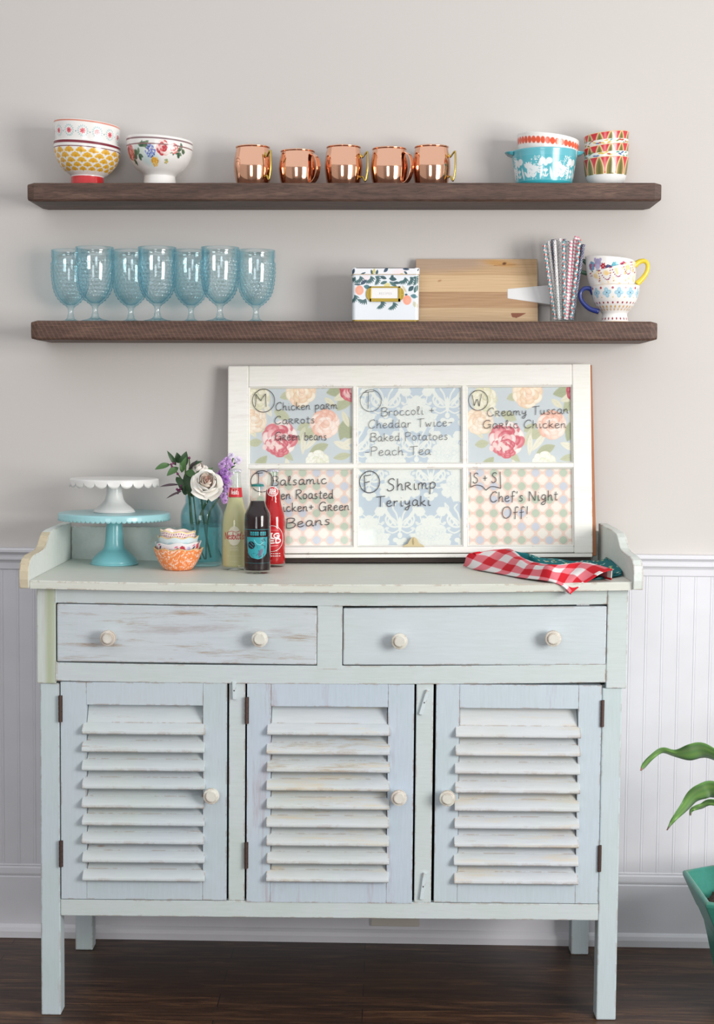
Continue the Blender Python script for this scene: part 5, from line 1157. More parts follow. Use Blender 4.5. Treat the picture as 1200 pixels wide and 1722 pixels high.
# ------------------------------------------------------------------ soda bottles
class Decal(Canvas):
    def __init__(s, U, V): super().__init__(U, V, (255, 255, 255)); s.A = np.zeros(len(U))
    def _put(s, idx, m, c, a):
        k = m > .35; s.C[idx[k]] = c; s.A[idx[k]] = 1 if a > 0 else 0
def decal(name, parent, prof, z0, z1, amax, paint, mat, off=.0003, res=.00042):
    rs = np.interp; pz = [p[1] for p in prof]; pr = [p[0] for p in prof]; R = max(rs(np.linspace(z0, z1, 20), pz, pr))
    nu, nv = int(2 * amax * R / res), int((z1 - z0) / res); a, z = np.meshgrid(np.linspace(-amax, amax, nu + 1), np.linspace(z0, z1, nv + 1)); a = a.ravel(); z = z.ravel()
    d = Decal(a * R * 1000, z * 1000); paint(d, R * 1000)
    i = np.arange(nv)[:, None] * (nu + 1); j = np.arange(nu)[None]
    Fc = np.stack([(i + j).ravel(), (i + j + 1).ravel(), (i + nu + 2 + j).ravel(), (i + nu + 1 + j).ravel()], 1)
    Fc = Fc[d.A[Fc].mean(1) > .6]; used = np.unique(Fc); mp = np.zeros(len(a), int); mp[used] = np.arange(len(used))
    r = rs(z, pz, pr) + off; V = np.stack([r * np.sin(a), -r * np.cos(a), z], 1)
    return mesh_obj(name, V[used], mp[Fc], mat, parent, smooth=True, cols=d.C[used])
def wtext(c, s, x0, x1, y, cap, w, col, gap=1.0, y1=None):
    for q in place_text(s, x0, x1, y, y if y1 is None else y1, cap, gap): c.line(q, w, col)
m_bottle = thin_glass('bottle_glass', (.965, .98, .97), .015, 1.36)
def bottle(label, u, Yc, vb, prof_px, level_v, liquid, cap_col, cap_v):
    ctr = cab(u, 900, Yc); X = (ctr - CAB_O).dot(EX); ctr = cw(X, Yc) + Vector((0, 0, .0003)); px = (ctr - CAM).dot(FWD) / F_PX
    zv = lambda v: cab(u, v, Yc).z - ctr.z
    o = thing('soda_bottle', label, 'bottle', ctr, (0, 0, CAB_A), 'soda bottles')
    pr = [(h * px, zv(v)) for h, v in prof_px]; rb = pr[0][0]
    lo = [(rb * .86, 0), (rb * .96, .0025), (rb, .008)]
    full = lo + [p for p in spline(pr, 4) if p[1] > .012]
    zc = zv(cap_v) ; full = [p for p in full if p[1] < zc] + [(full[-1][0], zc)]
    inner = [(r - .0005, z) for r, z in full[::-1] if z > .006] + [(0, .006)]
    MB().lathe([(0, .0025)] + full + inner, 48).build('glass_body', m_bottle, o, smooth=True)
    zl = zv(level_v); li = [(r - .0009, max(z, .0064)) for r, z in full if .0062 < z < zl]; rl = np.interp(zl, [p[1] for p in full], [p[0] for p in full]) - .0009
    MB().lathe([(0, .0064)] + li + [(rl, zl), (0, zl - .001)], 48).build('soda', liquid, o, smooth=True)
    rc = full[-1][0] + .0012; n = 42; V = []; Fc = []
    mb = MB(); mb.lathe([(rc * .3, zc + .0055), (rc * .82, zc + .0052), (rc, zc + .0035)], 42)
    cv = [((rc + .0011 * (.5 + .5 * math.cos(j / 42 * 21 * 2 * math.pi)) * q), z) for q, z in ()]
    for q, z in ((0, .0035), (.6, .001), (1, -.0012)):
        for j in range(84): a = 2 * math.pi * j / 84; r = rc + q * (.0012 + .0007 * math.cos(21 * a)); V.append((r * math.sin(a), -r * math.cos(a), zc + z))
    for q in range(2): Fc += [(q * 84 + j, q * 84 + (j + 1) % 84, q * 84 + 84 + (j + 1) % 84, q * 84 + 84 + j) for j in range(84)]
    V.append((0, 0, zc + .0055)); Fc += [(168 + 84 * 0 + 84, (j + 1) % 84, j) for j in range(84)]
    mesh_obj('crown_cap', V, [f for f in Fc], cap_col, o, smooth=False, solid=.0006)
    rim_z = zc - .004
    MB().tube([((rc - .0006) * math.sin(a), -(rc - .0006) * math.cos(a), rim_z) for a in [2 * math.pi * k / 40 for k in range(41)]], .0016, 8, cap=False).build('neck_ring', m_bottle, o, smooth=True)
    return o, full, px, zv
def liquid_mat(name, col, rough=.15, sss=0.):
    m = plain(name, col, rough + .15, 0, 0, .12); b = m.node_tree.nodes['Principled BSDF']
    b.inputs['Subsurface Weight'].default_value = sss; b.inputs['Subsurface Radius'].default_value = (.02, .012, .006)
    return m
RED, WH, TEAL = (204, 34, 46), (244, 240, 238), (48, 150, 160)
o, pf, px, zv = bottle('clear glass bottle of cloudy pale yellow soda with red lettering and a red neck label', 395.5, .296, 955,
    [(22.3, 948), (22.5, 930), (22.4, 890), (21.9, 877), (19.6, 863), (16.0, 852), (13.4, 842), (11.4, 832), (9.9, 818), (8.6, 805), (8.1, 797), (8.3, 791)], 836, liquid_mat('cloudy_lemon_soda', (216, 208, 162), .2, .3), plain('silver_cap', (206, 204, 214), .35, .4), 792)
def paint_neck(c, R):
    zt, zb = zv(819.5) * 1000, zv(835.5) * 1000
    c.rect(-99, 99, zb, zt, RED); wtext(c, "Nesbitt's", -10.5, 10.5, zb + (zt - zb) * .3, (zt - zb) * .5, .9, WH); c.line([(-10, zt - 2.2), (9, zt - 1.4)], .7, WH)
decal('neck_label', o, pf, zv(836), zv(819), 1.9, paint_neck, M['print_ink'])
def paint_nesbitts(c, R):
    Z = lambda v: zv(v) * 1000
    c.ell(0, Z(899.5), 16.5, (Z(884) - Z(916)) / 2, (226, 222, 200), 0, 1, .05)
    wtext(c, "Nesbitt's", -26, 26, Z(905), Z(893.5) - Z(905), 1.75, (188, 30, 44), .6)
    c.line(spline([(-18, Z(893.5)), (-6, Z(891.5)), (4, Z(893.2)), (14, Z(891))], 6), 1.2, (188, 30, 44))
    for v, w in ((917.5, 9), (921, 11), (924, 12), (933, 18), (942, 10)): c.line([(-w, Z(v)), (w, Z(v))], .8, (232, 228, 208))
    for v in (919, 922.5): 
        for k in range(7): c.rect(-11 + k * 3.2, -9 + k * 3.2, Z(v) - .9, Z(v) + .9, (232, 228, 208))
lb_ = decal('body_label', o, pf, zv(946), zv(880), 1.35, paint_nesbitts, M['print_ink'])
o, pf, px, zv = bottle('dark grape-coloured soda bottle with teal label and teal cap, in front of the other bottles', 432.6, .218, 961,
    [(22.3, 954), (22.4, 930), (22.3, 880), (21.6, 866), (18.6, 858), (15.2, 852), (12.9, 845), (11.0, 838), (9.4, 829), (8.6, 822), (8.5, 817)], 842.5, liquid_mat('dark_grape_soda', (34, 9, 16), .12), plain('teal_cap', (30, 124, 118), .35, .3), 817)
def paint_teal(c, R):
    Z = lambda v: zv(v) * 1000; k = px * 1000; D = (26, 22, 40)
    for v in (889, 945): c.rect(-99, 99, Z(v) - .45, Z(v) + .45, TEAL)
    c.rect(-99, 99, Z(946.6) - .3, Z(946.6) + .3, TEAL)
    for i, (a, b_) in enumerate(((-11, -7.4), (-7, -3.6), (-3.2, .2), (.6, 3.6), (6, 9.6), (10, 13.4), (13.8, 16.5))): c.rect(a * k, b_ * k, Z(899), Z(892.2), TEAL); c.rect((a + 1.2) * k, (b_ - .8) * k, Z(897), Z(895.4), D)
    c.poly([(-18 * k, Z(901.5)), (20 * k, Z(901.5)), (19.5 * k, Z(917)), (18 * k, Z(929)), (11 * k, Z(936)), (3 * k, Z(938.5)), (-8 * k, Z(936)), (-15.5 * k, Z(929)), (-17 * k, Z(915))], TEAL)
    rnd = random.Random(5)
    for q in range(15):
        x, v = rnd.uniform(-15, 15), rnd.uniform(904, 931); p = [(x * k, Z(v))]
        for _ in range(3): x += rnd.uniform(-4, 4); v += rnd.uniform(-1, 5); p.append((x * k, Z(v)))
        c.line(spline(p, 4), rnd.uniform(.5, 1.5), D)
    c.ell(-9 * k, Z(915), 6 * k, 6.5 * k, D, .6); c.ell(7 * k, Z(927), 3 * k, 7 * k, (92, 96, 120), -.5); c.line([(-13 * k, Z(914)), (-6 * k, Z(919))], 1, TEAL); c.line([(-10 * k, Z(910)), (-5 * k, Z(915))], .9, TEAL)
    c.line(spline([(-4 * k, Z(906)), (0, Z(912)), (6 * k, Z(914)), (12 * k, Z(910))], 6), 1.4, (120, 206, 212))
decal('body_label', o, pf, zv(948), zv(887), 1.3, paint_teal, M['print_ink'])
o, pf, px, zv = bottle('bright red soda bottle with white lettering, behind the dark bottle and against the menu board', 458.4, .382, 951.7,
    [(21.3, 945), (21.4, 925), (21.3, 882), (20.2, 868), (17.4, 858), (14.9, 850), (13.2, 841), (12.5, 831), (11.4, 820), (9.4, 808), (8.6, 798), (8.5, 792)], 824, liquid_mat('red_cream_soda', (196, 6, 18), .12, .2), plain('silver_crown_cap', (196, 196, 206), .35, .4), 792)
def paint_bigred(c, R):
    Z = lambda v: zv(v) * 1000; k = px * 1000
    for w in range(10): c.line([((20.0 + .13 * w * math.sin(a)) * k * math.sin(a) - .1 * w, Z(904) + (21.5 * k) * math.cos(a)) for a in [6.283 * q / 48 for q in range(49)]], 1.1, WH)
    c.ell(0, Z(904), 18.2 * k, 19.5 * k, (196, 20, 34), 0, 1, .03)
    wtext(c, 'BIG', -13.5 * k, 13.0 * k, Z(902.6), 7.2 * k, 2.9, WH, 1.8); wtext(c, 'RED', -15.5 * k, 15 * k, Z(911.2), 7.2 * k, 3.0, WH, 1.8)
    c.line([(-12 * k, Z(890)), (11 * k, Z(890))], .8, (240, 150, 150)); c.line([(-10 * k, Z(917)), (10 * k, Z(915.5))], 1.6, (240, 170, 170))
    for v in (929, 933):
        for q in range(9): c.rect((-15 + q * 3.4) * k, (-12.6 + q * 3.4) * k, Z(v) - 1.1, Z(v) + 1.1, WH)
decal('body_label', o, pf, zv(940), zv(880), 1.35, paint_bigred, M['print_ink'])
def paint_oval(c, R):
    Z = zv(825.5) * 1000; k = px * 1000
    c.ell(0, Z, 11 * k, 8.4 * k, WH, 0, 1, .04); c.ell(0, Z, 9.6 * k, 7.0 * k, (196, 20, 34), 0, 1, .04)
    wtext(c, 'BIG', -5 * k, 6 * k, Z + .4, 3.8 * k, 1.5, WH, 1.6); wtext(c, 'RED', -6 * k, 6 * k, Z - 4.6 * k, 3.8 * k, 1.5, WH, 1.6)
decal('neck_label', o, pf, zv(835), zv(816), 1.4, paint_oval, M['print_ink'])

# ------------------------------------------------------------------ blue jar with flowers
JU, JY = 339, .392
jc = cab(JU, 900, JY); jX = (jc - CAB_O).dot(EX); jc = cw(jX, JY) + Vector((0, 0, .0003)); jp = (jc - CAM).dot(FWD) / F_PX
jz = lambda v: cab(JU, v, JY).z - jc.z
m_jar = thin_glass('blue_jar_glass', (.74, .905, .935), .02, 1.45)
o = thing('mason_jar', 'blue glass canning jar holding flowers, between the nested bowls and the soda bottles', 'jar', jc, (0, 0, CAB_A))
out = [(.044, 0), (.0500, .003), (35.2 * jp, .012), (35.4 * jp, .05)] + spline([(35.4 * jp, jz(880)), (35.2 * jp, jz(866)), (33.2 * jp, jz(857)), (29.2 * jp, jz(849)), (27.3 * jp, jz(845))], 5)
for v in (843.5, 840.8, 838.1): out += [(27.2 * jp, jz(v)), (28.5 * jp, jz(v - .9)), (27.2 * jp, jz(v - 1.8))]
out += [(27.6 * jp, jz(834.5)), (27.8 * jp, jz(832.5))]
inn = [(r - .0032, max(z, .006)) for r, z in out[::-1] if z > .004] + [(0, .006)]
MB().lathe([(0, .002)] + out + inn, 64).build('jar_glass', m_jar, o, smooth=True)
m_water = thin_glass('teal_water', (.66, .84, .83), .01, 1.33, 0, .22)
wl = jz(881); MB().lathe([(0, .0065)] + [(r - .0034, max(z, .0065)) for r, z in out if .004 < z < wl] + [(35.4 * jp - .0034, wl), (0, wl)], 48).build('water', m_water, o, smooth=True)
m_green = plain('leaf_green', (74, 112, 62), .5); m_dkgreen = plain('leaf_dark_green', (52, 84, 50), .5); m_stem = plain('stem_green', (92, 112, 66), .55)
m_purpleleaf = plain('purple_leaf', (74, 58, 66), .55); m_berry = plain('plum_bud', (118, 46, 92), .45)
JP = lambda u, v, dy=0: cab(u, v, JY + dy)
def petals(centre, axis, spec, rnd, sc):
    w = Vector(axis).normalized(); a1 = w.cross(Vector((0, 0, 1))).normalized(); a2 = a1.cross(w); V = []; Fc = []; cols = []
    for (cnt, r0, r1, h0, h1, hw, curl, col) in spec:
        ph = rnd.uniform(0, 6)
        for k in range(cnt):
            phi = ph + 2 * math.pi * k / cnt + rnd.uniform(-.12, .12); s_ = rnd.uniform(.93, 1.06); b0 = len(V); nu, nt = 8, 7
            for t_ in range(nt + 1):
                t = t_ / nt
                for u_ in range(nu + 1):
                    u = u_ / nu * 2 - 1; ang = phi + u * hw * (.45 + .55 * math.sin(math.pi * min(1, t * .7 + .18))); rr = (r0 + (r1 - r0) * (t ** 1.2 if r1 > .035 or h1 < .03 else math.sin(math.pi * .64 * t) * (1.0 - .22 * t)) + .05 * r1 * u * t) * s_
                    hh = h0 + (h1 - h0) * t - curl * t ** 4 - (h1 - h0) * .28 * u * u * t * t + .0006 * math.sin(5 * u + phi) * t
                    V.append(Vector(centre) + (a1 * (rr * math.cos(ang)) + a2 * (rr * math.sin(ang)) + w * hh) * sc); cols.append(np.array(col) * (1 - .03 * (1 - t)))
            Fc += [(b0 + t_ * (nu + 1) + u_, b0 + t_ * (nu + 1) + u_ + 1, b0 + (t_ + 1) * (nu + 1) + u_ + 1, b0 + (t_ + 1) * (nu + 1) + u_) for t_ in range(nt) for u_ in range(nu)]
    return [tuple(v) for v in V], Fc, cols
CR = (253, 248, 240); CI = (252, 238, 226)
ROSE = [(5, .010, .0450, -.010, .014, .86, .009, CR), (5, .008, .0390, -.008, .024, .84, .007, CR), (4, .006, .0345, -.004, .034, .95, .003, CR), (4, .005, .0285, -.002, .040, 1.05, .002, CR), (3, .004, .0225, 0, .044, 1.25, .001, CI), (3, .003, .0165, .002, .046, 1.3, .001, CI), (3, .002, .0105, .004, .047, 1.4, 0, (246, 222, 210)), (2, .001, .0055, .004, .047, 1.7, 0, (244, 214, 202))]
m_petal = printed('petal', .6, 0, .25)
pb = m_petal.node_tree.nodes['Principled BSDF']; pb.inputs['Subsurface Weight'].default_value = .25; pb.inputs['Subsurface Radius'].default_value = (.01, .006, .005)
def stem(parent, pts, r=.0022): return MB().tube(spline(pts, 5), r, 8).build('stem', m_stem, parent, smooth=True)
def leaf_mesh(mb, base, tip, width, up=Vector((0, -1, .4)), droop=.0, mi=0):
    b_, t_ = Vector(base), Vector(tip); d = t_ - b_; sd = d.cross(up).normalized(); up2 = sd.cross(d).normalized(); L_ = d.length
    def f(u, v):
        x = u * 2 - 1; wv = width * math.sin(math.pi * min(1, v ** .85)) ** .9 * .5
        return b_ + d * v + sd * (x * wv) + up2 * (abs(x) * wv * .35 + L_ * (.10 * math.sin(math.pi * v) - droop * v * v))
    return mb.grid(f, 4, 8, mi)
rz = JP(348, 815.5, -.055)
rose = thing('rose', 'large open cream rose in the blue jar', 'rose')
V, Fc, cc = petals(rz, (.10, -.88, .42), ROSE, random.Random(4), .94)
mesh_obj('petals', V, Fc, m_petal, rose, smooth=True, cols=np.array(cc))
stem(rose, [rz + Vector((0, .004, -.004)), rz + Vector((.004, .030, -.025)), cw(jX - .005, JY - .01, jc.z + .12), cw(jX - .018, JY - .01, jc.z + .018)], .0030)
mb = MB()
for a in range(5): q = a * 1.257; leaf_mesh(mb, rz + Vector((0, .008, -.004)), rz + Vector((.03 * math.cos(q), .016, -.006 + .03 * math.sin(q))), .010)
mb.build('sepals', m_green, rose, smooth=True)
rz2 = JP(335, 795, .02)
rose2 = thing('rose', 'pale rose mostly hidden behind the large cream rose', 'rose')
V, Fc, cc = petals(rz2, (-.1, -.5, .85), [(n_, a, b_, c_, d_, e_, f_, (250, 242, 234)) for n_, a, b_, c_, d_, e_, f_, g_ in ROSE], random.Random(9), .62)
mesh_obj('petals', V, Fc, m_petal, rose2, smooth=True, cols=np.array(cc))
stem(rose2, [rz2, rz2 + Vector((.002, .006, -.03)), cw(jX + .006, JY + .012, jc.z + .10), cw(jX + .022, JY + .014, jc.z + .018)], .0026)
mb = MB()
for (a, b_, w) in (((326, 802), (342, 790), .010), ((343, 800), (358, 786), .012)): leaf_mesh(mb, JP(*a, .0), JP(*b_, .005), w)
mb.build('leaves', m_green, rose2, smooth=True)
stock = thing('stock_flower', 'stem of ruffled lilac flowers leaning behind the yellow soda bottle', 'flower')
rnd = random.Random(14); V = []; Fc = []; cc = []; heads = []
LI, PA = (202, 164, 218), (230, 218, 240)
for (u, v, r, cl, dy) in ((373, 781, 7.5, LI, 0), (381, 774, 7.5, LI, .01), (386, 782, 7, LI, 0), (388, 766, 6, PA, .01), (400, 774, 7.5, PA, .015), (377, 793, 7.5, (172, 124, 196), 0), (385, 797, 7, LI, -.005), (370, 797, 6.5, (176, 128, 198), .01), (378, 806, 7.5, (166, 112, 194), -.01), (385, 812, 7, LI, 0), (373, 815, 6, (176, 128, 200), .005), (381, 822, 7, (196, 156, 216), 0), (375, 834, 7.5, LI, -.015), (378, 842, 6, (202, 160, 218), -.01), (368, 828, 6.5, (150, 104, 176), .005)):
    c0 = JP(u, v, dy); heads.append(c0); ax = (rnd.uniform(-.6, .6), -1, rnd.uniform(-.2, .7)); sc = r * jp / .03
    v2, f2, c2 = petals(c0, ax, [(5, .004, .030, 0, .008, .72, .010, cl), (4, .003, .020, .001, .016, .8, .004, cl), (3, .002, .011, .001, .019, .9, .002, np.array(cl) * .93)], rnd, sc)
    b0 = len(V); V += v2; Fc += [tuple(i + b0 for i in f) for f in f2]; cc += c2
mesh_obj('florets', V, Fc, m_petal, stock, smooth=True, cols=np.array(cc))
stem(stock, [JP(392, 770, .012), JP(384, 795, .012), JP(376, 820, .010), JP(366, 840, .005), JP(350, 870, 0), cw(jX + .012, JY - .012, jc.z + .016)])
mb = MB(); leaf_mesh(mb, JP(392, 782, .01), JP(397, 778, .0), .006); leaf_mesh(mb, JP(388, 788, .0), JP(396, 783, -.01), .005); mb.build('buds', m_green, stock, smooth=True)
sprig = thing('leafy_sprig', 'dark green leafy sprigs with small plum buds standing left in the blue jar', 'foliage')
mg, md, mp_ = MB(), MB(), MB()
for (a, b_, w, mm, dy) in (((286, 781), (260, 789), .016, mg, -.01), ((296, 783), (281, 758), .012, md, 0), ((302, 779), (297, 761), .020, md, .01), ((308, 785), (313, 759), .024, md, -.005), ((305, 795), (313, 768), .016, mg, -.02), ((300, 786), (280, 800), .018, mg, -.015), ((318, 785), (340, 775), .010, md, .01), ((313, 792), (330, 803), .020, mg, -.01), ((310, 790), (302, 778), .018, mg, -.02),
                       ((296, 802), (310, 822), .016, md, -.01), ((312, 800), (320, 826), .024, md, 0), ((305, 805), (309, 828), .022, md, .012), ((316, 812), (311, 796), .020, md, .01), ((322, 806), (318, 832), .026, md, .005), ((309, 832), (320, 812), .022, md, .014), ((320, 795), (325, 780), .014, md, .02), ((301, 815), (268, 818), .007, mp_, -.015), ((306, 826), (279, 838), .006, mp_, -.02), ((303, 823), (298, 828), .008, mp_, -.01), ((318, 790), (332, 773), .007, mp_, 0), ((326, 812), (330, 835), .022, md, .012), ((322, 836), (330, 818), .020, mg, .016)):
    leaf_mesh(mm, JP(*a, dy), JP(*b_, dy - .012), w, droop=.06)
mg.build('foliage', m_green, sprig, smooth=True); md.build('foliage', m_dkgreen, sprig, smooth=True); mp_.build('foliage', m_purpleleaf, sprig, smooth=True)
bb = MB(); rnd = random.Random(2)
for (u, v) in ((287, 781), (291, 779), (290, 785), (294, 794), (298, 797), (297, 823), (301, 826), (299, 829), (303, 822), (304, 817), (318, 770)):
    c0 = JP(u + rnd.uniform(-1, 1), v, -.02); bb.lathe([(0, -.0034)] + [(.0034 * math.cos(q), .0034 * math.sin(q)) for q in (-1, -.5, 0, .5, 1)] + [(0, .0034)], 8, c=tuple(c0))
bb.build('buds', m_berry, sprig, smooth=True)
stem(sprig, [JP(313, 766, 0), JP(312, 800, 0), JP(319, 832, .002), cw(jX - .022, JY - .006, jc.z + .10), cw(jX - .004, JY + .006, jc.z + .014)]).name = 'stem'
stem(sprig, [JP(288, 783, -.012), JP(303, 803, -.005), JP(317, 833, .004), cw(jX - .026, JY + .008, jc.z + .09), cw(jX + .008, JY + .004, jc.z + .014)], .0018)
stem(sprig, [JP(318, 772, .004), JP(320, 800, .006), JP(325, 834, .01), cw(jX - .012, JY + .018, jc.z + .06), cw(jX - .016, JY + .014, jc.z + .014)], .0018)

# ------------------------------------------------------------------ folded tea towels at the right end
lower = [(779, 953), (797, 959.5), (836.7, 966.5), (876.7, 974), (919, 979.5), (941, 987), (958, 1001)]
tfront = [(783, 937), (812, 950), (850, 961.5), (884, 968), (922, 974), (948, 984), (960, 998)]
tback = [(801, 934.5), (853, 922.5), (880, 938.5), (905, 946.5), (938, 949.5), (983, 945.5), (1029.5, 957)]
def cabC(p): q = Vector(p) - CAB_O; return Vector((q.dot(EX), q.dot(EY), q.z))
secs = []
for i, (lo, fr_, bk_) in enumerate(zip(lower, tfront, tback)):
    if i < 5: p0 = on_top(*lo, .0015); Yf = cabC(p0).y
    else: Yf = (-.036, -.040)[i - 5]; p0 = cab(*lo, Yf)
    p1 = cab(*fr_, Yf + .003); d = ray(*bk_)
    hb = (1.074, 1.086, 1.082, 1.082, 1.084, 1.083, 1.078)[i]
    p2 = atz(*bk_, hb); secs.append((cabC(p0), cabC(p1), cabC(p2)))
def blend(i_, f):                                    # Catmull-Rom between the sections
    g = f * (len(secs) - 1); k = min(int(g), len(secs) - 2); t_ = g - k
    def cr(q): P_ = [np.array(secs[min(max(k + m, 0), len(secs) - 1)][q]) for m in (-1, 0, 1, 2)]; return .5 * ((2 * P_[1]) + (P_[2] - P_[0]) * t_ + (2 * P_[0] - 5 * P_[1] + 4 * P_[2] - P_[3]) * t_ ** 2 + (3 * P_[1] - P_[0] - 3 * P_[2] + P_[3]) * t_ ** 3)
    return cr(i_)
nS, nT1, nT2, nT3 = 150, 14, 70, 24
V = []; cc = []
CH = {0: (226, 222, 222), 1: (222, 120, 130), 2: (200, 36, 48)}
def cloth_col(s_, t_):
    a = int(math.floor(s_ * 13.4 + 1)) % 2; b_ = int(math.floor(t_)) % 2
    base = CH[a + b_]
    if s_ > .965 or False: base = (206, 40, 50) if (int(t_ * 2) % 3) else (236, 232, 230)
    return base
for i in range(nS + 1):
    f = i / nS; p0, p1, p2 = blend(0, f), blend(1, f), blend(2, f)
    wv = .0022 * math.sin(f * 23) + .0012 * math.sin(f * 51 + 1)
    row = []
    for j in range(nT1 + 1):                          # under fold to the rolled front edge
        t = j / nT1; q = p0 + np.array([0, .03 * (1 - t) ** 2, 0]); q = q * (1 - t) + p1 * t; q = q + np.array([0, -.006 * math.sin(math.pi * t), 0]); row.append((q, .9 - .75 * (1 - t)))
    for j in range(1, nT2 + 1):
        t = j / nT2; q = p1 * (1 - t) + p2 * t; q = q + np.array([0, 0, (.008 * math.sin(math.pi * t) + wv * math.sin(math.pi * t) + .0016 * math.sin(9 * t + f * 7) * math.sin(math.pi * t))]); row.append((q, .9 + t * 3.4))
    for j in range(1, nT3 + 1):                       # falls away behind
        t = j / nT3; zc = counter_z(p2[0]) + .002; q = p2 + np.array([0, .010 * t, (zc - p2[2]) * t ** 1.3]); row.append((q, 4.3 + t * .8))
    for q, tt in row: V.append(tuple(cw(*q[:2], q[2]))); cc.append(cloth_col(f, tt))
m_ = nT1 + nT2 + nT3 + 1
Fc = np.array([(i * m_ + j, (i + 1) * m_ + j, (i + 1) * m_ + j + 1, i * m_ + j + 1) for i in range(nS) for j in range(m_ - 1)])
tag(mesh_obj('tea_towel', V, Fc, M['print_cloth'], None, smooth=True, cols=np.array(cc), solid=.0014), 'red and white checked tea towel folded over the sideboard edge', 'tea towel')
# teal towel: a folded pad underneath and behind
tb0 = [(852, 926), (878, 929), (905, 936), (945, 941), (985, 943), (1012, 941), (1040, 936.5)]
tf0 = [(858, 940), (884, 945), (912, 953), (945, 960), (975, 970), (1003, 973.5), (1046, 962)]
V = []; cc = []; Fc = []
rnd = random.Random(11); nS, nT = 120, 46
heights = [(1.084, 1.052), (1.080, 1.052), (1.070, 1.051), (1.064, 1.050), (1.062, 1.050), (1.064, 1.052), (1.074, 1.062)]
secs = []
for (bk_, fr_, (hb, hf)) in zip(tb0, tf0, heights): secs.append((cabC(atz(*fr_, hf)), cabC(atz(*bk_, hb))))
flk = [(rnd.uniform(0, 1), rnd.uniform(0, 1), rnd.choice([(232, 232, 216), (226, 216, 130), (170, 206, 196)]), rnd.uniform(0, 3)) for _ in range(170)]
S_, T_ = np.meshgrid(np.linspace(0, 1, nS + 1), np.linspace(0, 1, nT + 1), indexing='ij'); cv = Canvas(S_.ravel() * 290, T_.ravel() * 150, (36, 112, 118))
for a, b_, c_, q in flk: cv.leaf(a * 290, b_ * 150, a * 290 + 7.5 * math.cos(q), b_ * 150 + 7.5 * math.sin(q), 4.6, c_)
layers = MB(); LC = []
for i in range(nS + 1):
    f = i / nS; fr_, bk_ = blend(0, f), blend(1, f)
    for j in range(nT + 1):
        t = j / nT
        if t < .25:                                   # rolled front fold down to the counter
            q = t / .25; zc = counter_z(fr_[0]) + .0015; a = math.pi * (q - .5); hgt = fr_[2] - zc
            p = fr_ + np.array([0, .012 - .012 * math.cos(a), 0]); p[2] = zc + hgt * (.5 + .5 * math.sin(a)) ; p[1] = fr_[1] + .014 * (1 - math.cos(a))
            k3 = .0016 * math.sin(q * math.pi * 6); p[1] += k3
        elif t < .85: q = (t - .25) / .6; p = fr_ * (1 - q) + bk_ * q; p[1] += .028 * (1 - q) * (1 if q < .0 else 0) ; p[2] += .003 * math.sin(math.pi * q) + .0015 * math.sin(f * 30)
        else: q = (t - .85) / .15; zc = counter_z(bk_[0]) + .002; p = bk_ + np.array([0, .012 * q, 0]); p[2] = bk_[2] + (zc - bk_[2]) * q
        V.append(tuple(cw(min(p[0], 1.3765 - .02 * max(0, 1.3765 - p[0]) if p[0] < 1.3765 else 1.3765) - .0012 * abs(math.sin(t * 9)), p[1], p[2])))
Fc = np.array([(i * (nT + 1) + j, (i + 1) * (nT + 1) + j, (i + 1) * (nT + 1) + j + 1, i * (nT + 1) + j + 1) for i in range(nS) for j in range(nT)])
tag(mesh_obj('tea_towel', V, Fc, M['print_cloth'], None, smooth=True, cols=cv.C, solid=.0014), 'teal tea towel with pale leaf flecks folded under the checked towel', 'tea towel')

# ------------------------------------------------------------------ potted plant at the right edge
zr = .305; Pp = atz(1147.5, 1463, zr); Pp = at(1147.5, 1463, -.34); zr = Pp.z; Qp = atz(1186, 1517, zr)
d = Qp - Pp; sd = d.length; ang = math.atan2(d.y, d.x); R6 = sd
ctr = Pp + Vector((math.cos(ang + math.pi / 3), math.sin(ang + math.pi / 3), 0)) * R6
pot = thing('potted_plant', 'leafy plant in a flared teal planter at the right edge, beside the sideboard', 'plant', (ctr.x, ctr.y, 0))
a0 = math.atan2(Pp.y - ctr.y, Pp.x - ctr.x)
def hexring(r, z): return [(r * math.cos(a0 + k * math.pi / 3), r * math.sin(a0 + k * math.pi / 3), z) for k in range(6)]
levels = [(.55, .001), (.60, .001), (.78, zr * .62), (.84, zr * .72), (.86, zr * .74), (1.0, zr - .012), (1.005, zr - .004), (.99, zr), (.955, zr), (.945, zr - .008), (.84, zr - .07), (.80, zr - .07)]
V = []; Fc = []
for f, z in levels: V += hexring(R6 * f, z)
for q in range(len(levels) - 1): Fc += [(q * 6 + k, q * 6 + (k + 1) % 6, q * 6 + 6 + (k + 1) % 6, q * 6 + 6 + k) for k in range(6)]
Fc += [(5, 4, 3, 2, 1, 0), tuple(len(levels) * 6 - 6 + k for k in range(6))]
mesh_obj('planter', V, Fc, old_paint('teal_planter_glaze', (70, 150, 134), (58, 134, 122), (150, 190, 176), .68, 'n', (40, 104, 98), .62, (1, 1, 1), .3), pot, bevel=.003)
mb = MB(); rnd = random.Random(1)
mb.grid(lambda u, v: (R6 * .86 * (u - .5) * 1.7, R6 * .86 * (v - .5) * 1.7, zr - .05 + rnd.uniform(-.006, .008)) if math.hypot(u - .5, v - .5) < .5 else (R6 * .72 * math.cos(math.atan2(v - .5, u - .5)), R6 * .72 * math.sin(math.atan2(v - .5, u - .5)), zr - .062), 34, 34)
mb.build('soil', plain('potting_soil', (64, 50, 42), .95, bump=.8, bscale=120), pot, smooth=True)
m_corn, t, b, L = nodes('corn_plant_leaf')
at_n = N(t, 'Attribute'); at_n.attribute_name = 'Col'; L.new(at_n.outputs['Color'], b.inputs['Base Color']); b.inputs['Roughness'].default_value = .38; b.inputs['Specular IOR Level'].default_value = .4
inv = Vector((ctr.x, ctr.y, 0))
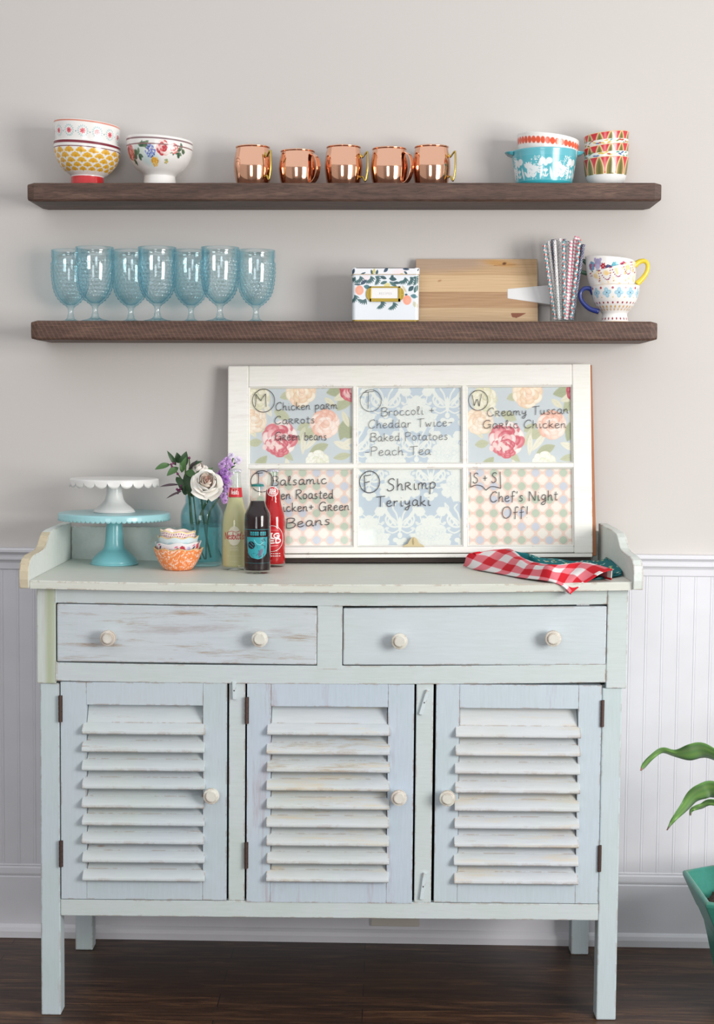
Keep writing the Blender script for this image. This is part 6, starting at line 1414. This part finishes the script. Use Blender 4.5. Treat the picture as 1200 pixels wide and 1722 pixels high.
def blade(pts, y0, y1, tip_col):
    n = len(pts); P_ = []; 
    sp = spline([(u, v, w) for u, v, w in pts], 6); V = []; cc = []
    for i, (u, v, w) in enumerate(sp):
        f = i / (len(sp) - 1); y = y0 + (y1 - y0) * f; c0 = at(u, v, y)
        a = sp[max(0, i - 1)]; b_ = sp[min(len(sp) - 1, i + 1)]; du, dv = b_[0] - a[0], b_[1] - a[1]; l = math.hypot(du, dv) or 1
        nu_, nv_ = -dv / l, du / l
        for q in range(-3, 4):
            e_ = q / 3 * w / 2; p = at(u + nu_ * e_, v + nv_ * e_, y + .035 * (q / 3) * (w / 26) + .012 * abs(q / 3) * math.sin(f * 19)); V.append(tuple(p - inv))
            g = np.array((112, 160, 90)) * (1 - .12 * abs(q / 3)) + (np.array((150, 180, 90)) - np.array((98, 146, 78))) * (.4 if q in (-1, 1) else 0)
            if f < .07: g = np.array(tip_col)
            cc.append(g)
    Fc = [(i * 7 + q, i * 7 + q + 1, i * 7 + 8 + q, i * 7 + 7 + q) for i in range(len(sp) - 1) for q in range(6)]
    mesh_obj('leaf', V, Fc, m_corn, pot, smooth=True, cols=np.array(cc), solid=.0012)
blade([(1077, 1296, 2), (1082, 1288, 8), (1095, 1274, 8), (1113, 1262, 9), (1135, 1267, 12), (1157, 1266, 26), (1178, 1262, 26), (1200, 1269, 18), (1240, 1292, 16), (1276, 1345, 7)], -.44, -.41, (150, 110, 90))
blade([(1121, 1396, 2), (1127, 1386, 5), (1136, 1374, 9), (1150, 1358, 15), (1165, 1339, 22), (1183, 1330, 27), (1200, 1328, 27), (1240, 1342, 20), (1276, 1395, 7)], -.50, -.41, (110, 84, 70))
blade([(1160, 1371, 3), (1163, 1362, 6), (1178, 1356, 9), (1200, 1350, 10), (1250, 1372, 9), (1276, 1410, 5)], -.40, -.40, (110, 96, 70))
blade([(1390, 1240, 3), (1360, 1245, 22), (1330, 1280, 26), (1300, 1330, 16), (1286, 1400, 8)], -.38, -.41, (110, 96, 70))
MB().tube([(0, 0, zr - .06), (.004, -.004, .42), (-.002, .002, .66)], [.016, .014, .009], 12).build('stem', plain('plant_cane', (126, 120, 84), .6), pot, smooth=True)
